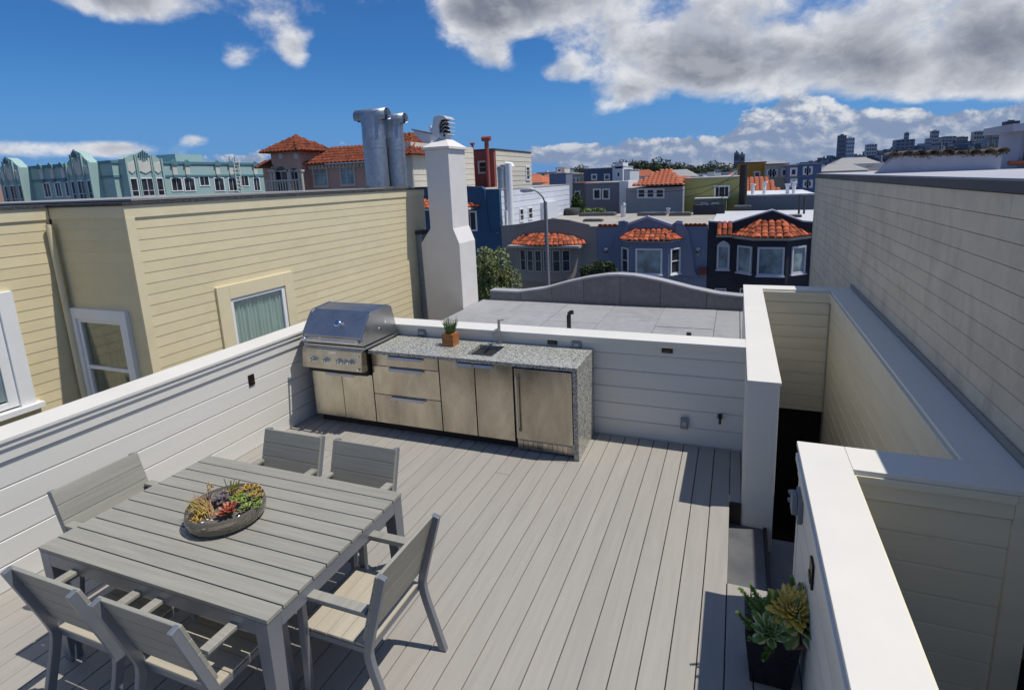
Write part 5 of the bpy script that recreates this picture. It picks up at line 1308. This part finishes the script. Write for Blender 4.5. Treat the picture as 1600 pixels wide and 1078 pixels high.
# brick fragment at far left
q = U(15,300,1,33)
t_ = thing('brick_house', 'peach brick wall end cut by the left edge of the picture', 'house', (q.x-2, 27, GZ))
MB().box(q.x-6, q.x, 27, 33, GZ, U(5,272,1,27).z).build('wall', PEACH, t_); MB().box(q.x-6.1, q.x+.25, 26.9, 33.1, U(5,272,1,27).z, U(5,270,1,27).z).build('roof_edge', TAR, t_)

# =================================================================== houses behind the first row
def W_(col): 
    k = 'c%.2f%.2f%.2f' % col
    if k not in SHARE: SHARE[k] = paint('painted_wall', col)
    return SHARE[k]
def blk(name, label, px0, px1, py, Y, depth, col, wins=(), cat='house', roofc=None, vs=(), hs=(), group=None, fm=None, side=None, z0=None, ledge=True):
    a = U(px0,py,1,Y); b = U(px1,py,1,Y); zt_ = (a.z+b.z)/2; z0 = GZ if z0 is None else z0
    t = thing(name, label, cat, ((a.x+b.x)/2, Y, z0), group)
    MB().box(a.x, b.x, Y, Y+depth, z0, zt_).build('wall', W_(col), t)
    if ledge: MB().box(a.x-.08, b.x+.08, Y-.08, Y+depth+.08, zt_, zt_+.12).build('roof', W_(roofc or (.40,.39,.37)), t)
    T = frame(0, Y, 0)
    for w in wins:
        p = U(w[0],w[3],1,Y); q = U(w[2],w[1],1,Y); win(t, T, p.x, q.x, p.z, q.z, fw=.14 if Y < 70 else .2, vs=vs, hs=hs, fm=fm)
    return t
ORT = TILEO
t = blk('grey_house', 'flat-roofed grey house with a pair of dark windows behind the beige roof', 915, 968, 287, 55, 9, (.20,.20,.23), ((929,297,937,310),(943,297,951,310)))
q = U(968,285,1,55); MB().box(q.x, q.x+.9, 54.9, 60, GZ, q.z+.1).build('white_pilaster', WTRIM, t)
t = blk('grey_house', 'grey house with orange hipped tile roof and three bay windows', 978, 1067, 293, 52, 8, (.33,.33,.34), ((998,297,1007,308),(1012,297,1021,308),(1026,297,1036,308)), hs=(.5,), ledge=False)
xa = U(989,291,1,52).x; xb = U(1068,291,1,52).x; ze = U(1030,290,1,51).z
rt = MB().add([(xa,51.4,ze),(xb,51.4,ze),(xb,60.5,ze),(xa,60.5,ze),(xa+2.2,55,ze+1.35),(xb-1.6,55,ze+1.35)],[(3,2,1,0),(0,1,5,4),(1,2,5),(2,3,4,5),(3,0,4)]).build('roof', ORT, t)
jm = tiles_on(t, rt, (xa,51.4,ze), (xb,51.4,ze), (xa+2.2,55,ze+1.35), (xb-1.6,55,ze+1.35), ORT, .42, .5, True); jm.build('roof_tiles', ORT, rt)['kind'] = 'stuff'
blk('olive_house', 'dull yellow-green house with a three-part window and a lower annex', 1069, 1158, 279, 54, 9, (.40,.38,.13), ((1118,292,1138,308),), vs=(.27,.73))
blk('olive_annex', 'low olive lean-to under the yellow-green house', 1086, 1135, 312, 51.5, 2.3, (.26,.26,.16), ((1097,319,1104,326),(1114,319,1121,326)), cat='annex')
t = blk('grey_annex', 'low grey rear wing with white rooftop pipes beside the dark pole', 1160, 1272, 306, 50, 10, (.22,.22,.225), (), cat='annex', roofc=(.60,.60,.62))
for k, px_ in enumerate((1176,1194,1230,1240)):
    q = U(px_, 304, 1, 51); MB().tube([(q.x,51,q.z),(q.x,51,q.z+.75+.2*(k%2))], .14, 10).tube([(q.x,51,q.z+.75+.2*(k%2)),(q.x,51,q.z+.88+.2*(k%2))], .22, 10).build('roof_pipe', WTRIM, t)
t = blk('brown_house', 'low house with orange ribbed tile roof to the right of the dark pole', 1162, 1222, 303, 62, 8, (.34,.26,.18), ledge=False)
xa = U(1162,303,1,62).x; xb = U(1220,303,1,62).x; ze = U(1190,302,1,62).z
rt = MB().add([(xa,61.5,ze),(xb,61.5,ze),(xb,70.5,ze),(xa,70.5,ze),(xa+.3,66,ze+1.5),(xb-1.2,66,ze+1.5)],[(3,2,1,0),(0,1,5,4),(1,2,5),(2,3,4,5),(3,0,4)]).build('roof', ORT, t)
tiles_on(t, rt, (xa,61.5,ze), (xb,61.5,ze), (xa+.3,66,ze+1.5), (xb-1.2,66,ze+1.5), ORT, .5, .6, True).build('roof_tiles', ORT, rt)['kind'] = 'stuff'
blk('blue_house', 'tall mid-blue house with white window pairs near the beige siding', 1246, 1284, 257, 72, 10, (.10,.15,.27), ((1257,263,1261,271),(1263,263,1267,271),(1257,284,1261,291),(1263,284,1267,291)))
blk('blue_house', 'narrow blue bay beside the tall mid-blue house', 1233, 1246, 259, 70.5, 9, (.14,.19,.30), ((1237,265,1243,273),(1237,282,1243,290)), )
blk('cream_house', 'cream stucco house with three dark windows left of the blue ones', 1197, 1233, 257, 76, 9, (.46,.44,.33), ((1200,267,1203,274),(1205,267,1208,274),(1210,267,1213,274),(1223,266,1227,274)), roofc=(.4,.2,.13))
blk('ochre_house', 'ochre-orange house with brown roof edge behind the dark pole', 1153, 1197, 255, 80, 9, (.55,.25,.03), ((1160,270,1165,276),(1180,270,1186,276)), roofc=(.14,.06,.04))
blk('dark_grey_house', 'slate-coloured house with white-framed windows among the far roofs', 912, 957, 264, 80, 10, (.09,.11,.17), ((926,274,931,280),(946,274,951,280)), vs=(.5,))
t = blk('white_house', 'small stepped white building rising above the slate-coloured house', 957, 973, 261, 78, 8, (.70,.72,.75), ((965,270,968,276),))
q = U(961,258,1,78); MB().box(q.x, q.x+1.1, 78, 82, q.z-.5, q.z+.3).build('stair_tower', W_((.70,.72,.75)), t)
blk('pale_house', 'pale house wing at the right of the small stepped white building', 973, 984, 266, 79, 8, (.60,.62,.65), ())
blk('yellow_row_house', 'long pale yellow row of small arched windows in the far roofs', 884, 914, 274, 90, 8, (.52,.47,.28), ((890,279,892,284),(896,279,898,284),(902,279,904,284)))
blk('blue_grey_house', 'blue-grey gabled block left of the pale yellow row', 858, 884, 272, 86, 8, (.20,.23,.32), ())
blk('water_tank_house', 'square cream roof block with round tank on the skyline', 868, 882, 263, 110, 4, (.55,.52,.45), ((872,265,876,268),), cat='building')
t = blk('red_roofed_house', 'low house with salmon tile roof in the gap beside the white flank', 895, 916, 287, 66, 8, (.20,.17,.16), ((900,300,905,306),), roofc=(.45,.17,.11))
# antenna / dark pole
po = thing('utility_pole', 'dark thick wooden utility pole standing between the far backyards', 'pole', (U(1160,300,1,50.2)))
q = U(1160,326,1,49.0); MB().tube([(q.x,49.0,GZ),(q.x,49.0,U(1160,258,1,49.0).z)], [.36,.30], 12).build('shaft', mat('dark_pole_wood', (.03,.026,.024), .9), po)
# wires
for k, (a, b) in enumerate((((1160,262),(1069,308)),((1160,275),(985,300)),((1160,285),(1090,318)),((1160,265),(1272,272)))):
    A = U(a[0],a[1],1,49); B = U(b[0],b[1],1,51); m = MB(); P = [A.lerp(B,f/10)-Vector((0,0,.5*4*(f/10)*(1-f/10))) for f in range(11)]
    wo = thing('power_line', ['thin wire sloping from the dark pole to the yellow-green house','thin wire sloping from the dark pole to the orange-roofed house','lowest thin wire from the dark pole over the olive lean-to','thin wire from the dark pole to the right towards the blue houses'][k], 'wire', A)
    m.tube(P, .022, 4).build('cable', BLACK, wo)

# roof clutter on the first row
def skylight(label, px_, py_, w, d, hgt=.22, m=None, glass=True):
    q = U(px_, py_, 2, -.49); t = thing('skylight', label, 'skylight', q)
    MB().box(q.x-w/2, q.x+w/2, q.y-d/2, q.y+d/2, -.495, -.49+hgt).build('curb', m or paint('brown_curb', (.12,.10,.09)), t)
    if glass: MB().box(q.x-w/2+.1, q.x+w/2-.1, q.y-d/2+.1, q.y+d/2-.1, -.49+hgt, -.49+hgt+.04).build('pane', PANEL, t)
skylight('long dark flat skylight on the beige roof behind the grey house', 934, 337, 3.0, 1.0)
skylight('second long dark skylight on the beige roof, behind the blue house', 1019, 337, 2.2, .9)
skylight('small dark roof hatch behind the grey parapet curve', 927, 346, 1.4, .6, .14)
skylight('third dark skylight near the navy house edge of the beige roof', 1063, 337, 1.6, .9)
skylight('blue-glazed raised skylight on the pale roof behind the navy house', 1160, 330, 1.3, 1.0, .42)
q = U(974,339,2,-.49); t = thing('roof_vent', 'pale standing roof flue behind the stepped blue gable', 'vent', q)
MB().tube([(q.x,q.y,-.5),(q.x,q.y,.42)], .20, 12).build('pipe', COWL, t); MB().tube([(q.x,q.y,.42),(q.x,q.y,.62)], [.26,.16], 12).build('cap', GALV, t)
q = U(1044,335,2,-.49); t = thing('roof_vent', 'tiny grey roof vent between two dark skylights', 'vent', q)
MB().tube([(q.x,q.y,-.5),(q.x,q.y,-.1)], .12, 10).build('pipe', COWL, t); MB().tube([(q.x,q.y,-.1),(q.x,q.y,0)], .18, 10).build('cap', COWL, t)
q = U(894,336,2,-.49); t = thing('roof_unit', 'round dark cowl with a thin pipe at the corner of the white flank', 'vent', q)
MB().tube([(q.x,q.y,-.5),(q.x,q.y,.02),(q.x,q.y,.10)], [.62,.68,.55], 18).build('drum', TAR, t); MB().tube([(q.x-.9,q.y,-.5),(q.x-.9,q.y,.55)], .10, 8).build('thin_pipe', TAR, t)
q = U(1108,335,2,-.49); t = thing('stair_penthouse', 'dark blue curved firewall box between the blue and navy houses', 'roof box', q)
MB().box(q.x-1.1, q.x, q.y-.5, q.y+.6, -.5, .22).box(q.x+.004, q.x+1.1, q.y-.5, q.y+.6, -.5, .10).build('body', BLUEH, t); MB().box(q.x-1.15, q.x+1.15, q.y-.55, q.y-.501, -.5, .27).build('front_panel', NAVY, t)
for k, px_ in enumerate((1248,1256)):
    q = U(px_, 335, 2, -.45); t = thing('roof_pipe', ['thin dark roof pipe by the right end of the navy roof','thinner dark roof pipe closest to the beige siding'][k], 'pipe', q)
    MB().tube([(q.x,q.y,-.5),(q.x,q.y,.9-.1*k)], .07, 8).build('pipe', TAR, t)
q = U(1236,340,2,-.45); t = thing('roof_unit', 'low dark equipment tray on the right part of the navy roof', 'vent', q)
MB().box(q.x-.9, q.x+.6, q.y-.4, q.y+.4, -.45, -.28).build('tray', TAR, t)

# =================================================================== street lamp
q = U(856,440,1,28.8)
sp = thing('street_lamp', 'tall grey street lamp with curved arm in front of the grey bow-fronted house', 'street lamp', (q.x, 28.8, GZ))
zt_ = U(853,315,1,28.8).z
LAMPG = paint('grey_lamp_steel', (.22,.22,.23))
pole = MB().tube([(q.x,28.8,GZ),(q.x,28.8,zt_)], [.15,.10], 12).build('pole', LAMPG, sp)
p1 = U(853,318,1,28.8); p2 = U(848,308,1,28.6); p3 = U(840,300,1,28.4); p4 = U(833,297,1,28.2)
MB().tube([(q.x,28.8,p1.z),p2,p3,p4], [.05,.045,.04,.04], 8).build('arm', LAMPG, sp)
MB().tube([p4+Vector((.1,0,0)),p4+Vector((-.1,0,.02)),p4+Vector((-.55,0,0)),p4+Vector((-.75,0,-.03))], [.06,.13,.14,.05], 10).build('lamp_head', COWL, sp)

# =================================================================== trees
def crown_mesh(n, rx, rz, leaf, clumps, seed, name='crown', m=None):
    r_ = np.random.default_rng(seed)
    cc = r_.normal(size=(clumps,3)); cc /= np.linalg.norm(cc,axis=1)[:,None]; cc *= r_.uniform(.35,.85,(clumps,1)); cr_ = r_.uniform(.22,.42,clumps)
    idx = r_.integers(0,clumps,n); d = r_.normal(size=(n,3)); d /= np.linalg.norm(d,axis=1)[:,None]
    P = cc[idx]+d*(cr_[idx]*r_.uniform(.5,1,n)**.5)[:,None]; P[:,2] = np.where(P[:,2]<-.6, -.6+.3*(P[:,2]+.6), P[:,2])
    P *= np.array([rx,rx,rz])
    a = r_.normal(size=(n,3)); a /= np.linalg.norm(a,axis=1)[:,None]; b = np.cross(a, r_.normal(size=(n,3))); b /= np.linalg.norm(b,axis=1)[:,None]
    s_ = leaf*r_.uniform(.6,1.3,n)[:,None]
    V = np.stack([P-a*s_, P+b*s_*.35, P+a*s_, P-b*s_*.35],1).reshape(-1,3)
    me = bpy.data.meshes.new(name); F = np.arange(4*n).reshape(n,4)
    me.from_pydata(V.tolist(), [], F.tolist()); me.materials.append(m)
    return me
OLIVE = mat('olive_grey_foliage', (.17,.205,.07), .6, var=.5, scale=3.0, dirt=(.27,.28,.12), dscale=5, damt=.7)
DGRN = mat('dark_green_foliage', (.035,.055,.022), .7, var=.5, scale=2.0)
MGRNF = mat('mid_green_foliage', (.06,.10,.025), .7, var=.5, scale=1.5)
BARK = mat('grey_brown_bark', (.10,.08,.065), .9, var=.3, scale=8)
def tree(name, label, x, y, ztop, rx, rz, m, n=2500, leaf=.12, clumps=22, seed=1, base=GZ, me=None, group=None):
    t = thing(name, label, 'tree', (x, y, base), group); zc_ = ztop-rz
    me = me or crown_mesh(n, rx, rz, leaf, clumps, seed, m=m)
    piece('crown', me, t, (x, y, zc_))
    tr_ = MB(); tr_.tube([(x,y,base),(x+.05*rx,y,zc_-rz*.5),(x,y,zc_+rz*.3)], [rx*.10,rx*.07,rx*.02], 8)
    for k in range(5):
        a = k*1.3+seed; tr_.tube([(x,y,zc_-rz*.55+k*.05*rz),(x+math.cos(a)*rx*.5,y+math.sin(a)*rx*.5,zc_+rz*(.0+.1*k))], [rx*.05,rx*.015], 6)
    tr_.build('trunk', BARK, t)
    return t
q = U(768,386,1,24); 
tree('olive_tree', 'loose grey-green street tree beside the chimney', U(767,400,1,24).x, 24.5, U(773,386,1,24).z+.1, 1.6, 2.2, OLIVE, 19000, .085, 34, 5)
q = U(937,407,1,30); tree('clipped_shrub', 'dark rounded street tree between the grey and blue houses', q.x, 30, q.z+.35, 1.25, 1.3, DGRN, 6000, .10, 20, 8)
q = U(903,297,1,52); tree('garden_tree', 'dense green garden tree beside the white flank', q.x, 52, q.z, 1.4, 2.4, MGRNF, 3500, .16, 18, 9)
t = thing('hedge', 'low bright green hedge below the flat-roofed grey house', 'hedge', U(932,327,1,50))
a = U(912,327,1,50); b = U(945,327,1,50); r_ = np.random.default_rng(3); n = 1200
m = MB()
for k in range(n):
    p = Vector((rnd.uniform(a.x,b.x), rnd.uniform(49.6,50.6), a.z-1.2+rnd.random()*1.2)); d = Vector((rnd.gauss(0,1),rnd.gauss(0,1),rnd.gauss(0,1))).normalized()*.14; e = d.orthogonal().normalized()*.08
    m.add([p-d,p+e,p+d,p-e],[(0,1,2,3)])
m.build('foliage', mat('bright_green_foliage', (.11,.17,.03), .7, var=.4, scale=2), t)
# skyline trees
ORDN = ['first','second','third','fourth','fifth','sixth','seventh','eighth','ninth','tenth','eleventh','twelfth','thirteenth','fourteenth']
sky_me = [crown_mesh(1500, 6.5, 4.2, .55, 26, 40+k, m=DGRN) for k in range(3)]
for k, (px_, py_, Y_, s_) in enumerate(((962,256,260,.9),(975,250,262,1.0),(990,248,265,1.25),(1008,247,262,1.15),(1024,247,258,1.2),(1042,250,262,1.35),(1056,257,262,.7),(1068,254,270,.9),(1080,258,272,.7),(1096,257,275,.8),(1110,252,272,1.1),(1122,254,268,1.1),(1130,262,240,.8),(1148,256,240,1.0),(1262,262,330,1.2),(752,262,200,.8),(905,258,300,.9))):
    q = U(px_, py_, 1, Y_)
    t = thing('skyline_tree', 'dark wind-shaped tree on the skyline, %s from the left in the park grove' % ORDN[k] if k < 14 else ['dark skyline tree at the foot of the distant hill','dark skyline tree behind the chimney','dark skyline tree above the pale yellow row'][k-14], 'tree', (q.x, Y_, GZ), 'dark skyline trees')
    piece('crown', sky_me[k%3], t, (q.x, Y_, q.z-4.2*s_), (0,0,k*1.1), (s_,s_,s_))
    MB().tube([(q.x,Y_,GZ),(q.x,Y_,q.z-3*s_)], .5*s_, 6).build('trunk', BARK, t)

# =================================================================== the city beyond
cityr = random.Random(11)
pal = [(.60,.58,.53),(.55,.55,.55),(.45,.46,.50),(.62,.60,.52),(.50,.42,.33),(.30,.33,.40),(.40,.41,.42),(.66,.66,.66),(.48,.36,.28),(.36,.42,.44),(.56,.50,.38),(.25,.26,.28)]
PALN = ['cream','light grey','blue-grey','ivory','tan','slate blue','mid grey','off-white','brown','sea-grey','buff','charcoal']
DISTN = {108:'behind the very first far roofs',130:'between the second and third far roofs',156:'between the third and fourth far roofs',190:'between the fourth and fifth far roofs',280:'just past the front park trees',345:'just behind the park trees',425:'well beyond the park trees',520:'near the distant horizon',650:'hard against the horizon',98:'just beyond the backyards',118:'in the second line of far roofs',142:'in the third line of far roofs',172:'in the fourth line of far roofs',210:'in the fifth line of far roofs',255:'in front of the park trees',310:'around the park trees',380:'far beyond the park trees',470:'very far off near the horizon',580:'almost on the horizon',720:'on the horizon itself'}
def PLN(x, a, b):
    f = (x-a)/(b-a)
    return ['behind the white flank','behind the slate-coloured house','over the orange hipped roof','over the yellow-green house','by the dark pole','behind the blue houses','beside the tall beige siding'][min(6, int(f*7))]
UW = MB().box(-.5,.5,-.05,.02,0,1).mesh('window', PANE)
for Y_ in (98, 108, 118, 130, 142, 156, 172, 190, 210, 255, 280, 310, 345, 380, 425, 470, 520, 580, 650, 720):
    xl = U(825,262,1,Y_).x-6; xr = U(1300,262,1,Y_).x+10; x = xl
    while x < xr:
        w = cityr.uniform(6.5, 9.5)*(1 if Y_ < 250 else 1.7 if Y_ < 400 else 2.7)
        zt_ = 2.3-Y_*.004+cityr.gauss(0, .55+Y_*.0016) if Y_ < 200 else 2.6+cityr.gauss(.1, .7+Y_*.0035)-Y_*.0035
        if cityr.random() < .06: x += w; continue
        ci = cityr.randrange(len(pal)); col = pal[ci]; dpt = 8+Y_*.02
        t = thing('row_house', '%s row house %s, %s' % (PALN[ci], DISTN[Y_], PLN(x, xl, xr)), 'house', (x+w/2, Y_, GZ), 'distant row houses beyond the gardens')
        MB().box(x, x+w-.2, Y_, Y_+dpt, GZ, zt_).build('wall', W_(col), t)
        if cityr.random() < .22:
            MB().add([(x-.2,Y_-.3,zt_),(x+w,Y_-.3,zt_),(x+w,Y_+dpt,zt_),(x-.2,Y_+dpt,zt_),(x+w*.25,Y_+dpt/2,zt_+w*.16),(x+w*.75,Y_+dpt/2,zt_+w*.16)],[(3,2,1,0),(0,1,5,4),(1,2,5),(2,3,4,5),(3,0,4)]).build('roof', TILEO if cityr.random() < .6 else W_((.3,.29,.28)), t)
        else:
            MB().box(x-.05, x+w-.15, Y_-.1, Y_+dpt, zt_, zt_+.25).build('roof', W_(cityr.choice(((.50,.50,.50),(.62,.62,.64),(.35,.34,.33)))), t)
            if cityr.random() < .45 and Y_ < 400: MB().box(x+w*.3, x+w*.3+1.4, Y_+2, Y_+4, zt_+.25, zt_+cityr.uniform(.8,1.5)).build('roof_box', W_((.5,.5,.5)), t)
        if Y_ < 330:
            for k in range(2 if cityr.random() < .7 else 3):
                for lev in (0, 1):
                    piece('window', UW, t, (x+w*(.25+.25*k), Y_, zt_-1.9-lev*3), (0,0,0), (1.1,1,1.3))
        x += w
for k, (px_, py_, h_) in enumerate(((1160,254,0),)): pass
# blue-grey tower block on the skyline
def towerb(label, px0, px1, py, Y_, col, pyb=None, band=True, name='tower_block'):
    a = U(px0,py,1,Y_); b = U(px1,py,1,Y_); z0 = U(px0,pyb,1,Y_).z if pyb else GZ
    t = thing(name, label, 'building', ((a.x+b.x)/2, Y_, z0)); d = (b.x-a.x)*.8
    MB().box(a.x, b.x, Y_, Y_+d, z0, a.z).build('wall', W_(col), t)
    H = a.z-z0; nfl = max(3, int(H/7)); w = b.x-a.x
    m = MB()
    for f in range(nfl):
        z = z0+H*(f+.35)/nfl
        for k in range(4): m.box(a.x+w*(.08+k*.23), a.x+w*(.08+k*.23)+w*.14, Y_-.15, Y_-.001, z, z+H/nfl*.42)
    m.build('windows', PANE, t)['kind'] = 'stuff'
    MB().box(a.x+w*.3, a.x+w*.7, Y_+d*.3, Y_+d*.7, a.z, a.z+H*.06).build('plant_room', W_(col), t)
    return t
towerb('slim blue-grey tower block above the ochre house', 1147, 1155, 239, 420, (.14,.17,.24))
towerb('paler slab attached to the slim tower block above the ochre house', 1155, 1164, 241, 425, (.24,.25,.28), name='tower_slab')

# hill on the right with its houses and towers
hr_ = random.Random(5)
def ridge(azd):     # elevation angle in degrees of the crest seen from here
    return float(np.interp(azd, [-12,0,3,4.2,5.8,7.8,10.3,12.6,14.8,16.9,18.8,20.7,25,32,45,60], [-.3,-.2,-.15,-.03,.3,.75,.85,1.15,1.25,1.35,1.45,1.6,2.0,2.3,2.0,1.4]))
HD0, HD1 = 1150, 1900
vs = []; fs = []; na = 120; nr_ = 14
def hz(azd, dist):
    f = min(1, max(0, (dist-HD0)/(1550-HD0))); f2 = 1 if dist <= 1550 else max(.3, 1-(dist-1550)/900)
    return GZ+(math.tan(R(ridge(azd)))*1550-GZ+2.6)*(f**1.1)*f2
for i in range(na):
    azd = -12+72*i/(na-1)
    for j in range(nr_):
        d = HD0+(HD1-HD0)*j/(nr_-1); vs.append((math.sin(R(azd))*d, math.cos(R(azd))*d, hz(azd, d)-1.5+hr_.uniform(-1.5,1.5)))
for i in range(na-1):
    for j in range(nr_-1): fs.append((i*nr_+j, (i+1)*nr_+j, (i+1)*nr_+j+1, i*nr_+j+1))
MB().add(vs, fs, True).build('hill', HILLM)['kind'] = 'structure'
hp = [(.24,.26,.32),(.17,.19,.24),(.26,.25,.26),(.13,.16,.22),(.32,.33,.36),(.10,.12,.17)]
HW = MB().box(-.5,.5,-.5,.5,0,1).mesh('wall', W_((.42,.43,.46)))
HNAME = ['blue-grey','dim grey','tan-grey','slate','pale','dark']
hmesh = [MB().box(-.5,.5,-.5,.5,0,1).mesh('wall', W_(c_)) for c_ in hp]
n_ = 0
while n_ < 292:
    azd = hr_.uniform(4.2, 25); f = hr_.random()**.45; dist = HD0+(1560-HD0)*f
    if azd > 12.5 and f < .75: continue
    x, y = math.sin(R(azd))*dist, math.cos(R(azd))*dist; z = hz(azd, dist)
    o_ = link(bpy.data.objects.new('hill_house', hmesh[n_%6])); o_.location = (x, y, z-4); o_.scale = (hr_.uniform(8,17), 10, 4+hr_.uniform(5,13)); o_.rotation_euler = (0,0,-R(azd)+hr_.uniform(-.2,.2))
    tag(o_, 'small %s house among trees on the distant right-hand hillside' % HNAME[n_%6], 'house', 'houses on the far hillside'); n_ += 1
# tree cover of the hill: countless crowns
r_ = np.random.default_rng(6); m = MB()
for k in range(900):
    azd = hr_.uniform(3.5, 28); f = hr_.random()**.7; dist = HD0+(1600-HD0)*f; x, y = math.sin(R(azd))*dist, math.cos(R(azd))*dist; z = hz(azd, dist)
    s_ = hr_.uniform(3,7)*(1.2 if hr_.random() < .3 else .8)
    for q_ in range(10):
        p = Vector((x+hr_.gauss(0,s_*.6), y+hr_.gauss(0,s_*.5), z+abs(hr_.gauss(0,s_*.55)))); d_ = Vector((hr_.gauss(0,1),hr_.gauss(0,.5),hr_.gauss(0,1))).normalized()*s_*.38; e_ = d_.orthogonal().normalized()*s_*.3
        m.add([p-d_,p+e_,p+d_,p-e_],[(0,1,2,3)])
o_ = m.build('hillside_trees', mat('far_blue_green_foliage', (.018,.026,.028), .8, var=.4, scale=.05)); tag(o_, 'dark tree cover over the distant hillside', 'trees', kind='stuff')
for args in (('dark slab tower left on the hillside skyline', 1310, 1323, 212, 1240, (.16,.18,.24), 246), ('bright reflective slab joined to the dark hillside tower', 1322, 1336, 216, 1245, (.50,.54,.62), 247),
    ('pale stepped hotel-like block between the slab tower and the wooded hill', 1354, 1371, 226, 1300, (.48,.48,.50), 243), ('slender dark tower on the wooded hump', 1414, 1421, 208, 1450, (.22,.23,.30), 232),
    ('wide low block on the wooded hump', 1400, 1430, 219, 1440, (.20,.21,.27), 235), ('tall square tower right of the wooded hump', 1456, 1468, 205, 1500, (.34,.33,.36), 230), ('lower block left of the tall square tower', 1447, 1457, 217, 1495, (.40,.40,.42), 232),
    ('wide pale apartment block along the ridge', 1471, 1495, 214, 1520, (.40,.38,.38), 228), ('shorter brownish block beside the wide ridge block', 1495, 1513, 214.5, 1525, (.33,.28,.28), 228),
    ('stepped tan block near the right end of the ridge', 1522, 1540, 206, 1530, (.44,.40,.36), 226), ('stepped pinkish block next to the tan one', 1538, 1553, 204, 1540, (.40,.36,.35), 226), ('tallest ridge block beside the roofline at far right', 1552, 1566, 208, 1535, (.42,.38,.34), 226),
    ('dark terraced tower crowning the ridge at far right', 1572, 1594, 190, 1600, (.14,.12,.14), 222)):
    towerb(*args)
# faint blue mountain on the horizon
m = MB(); vs = []; xs_ = np.linspace(-1600, -500, 40)
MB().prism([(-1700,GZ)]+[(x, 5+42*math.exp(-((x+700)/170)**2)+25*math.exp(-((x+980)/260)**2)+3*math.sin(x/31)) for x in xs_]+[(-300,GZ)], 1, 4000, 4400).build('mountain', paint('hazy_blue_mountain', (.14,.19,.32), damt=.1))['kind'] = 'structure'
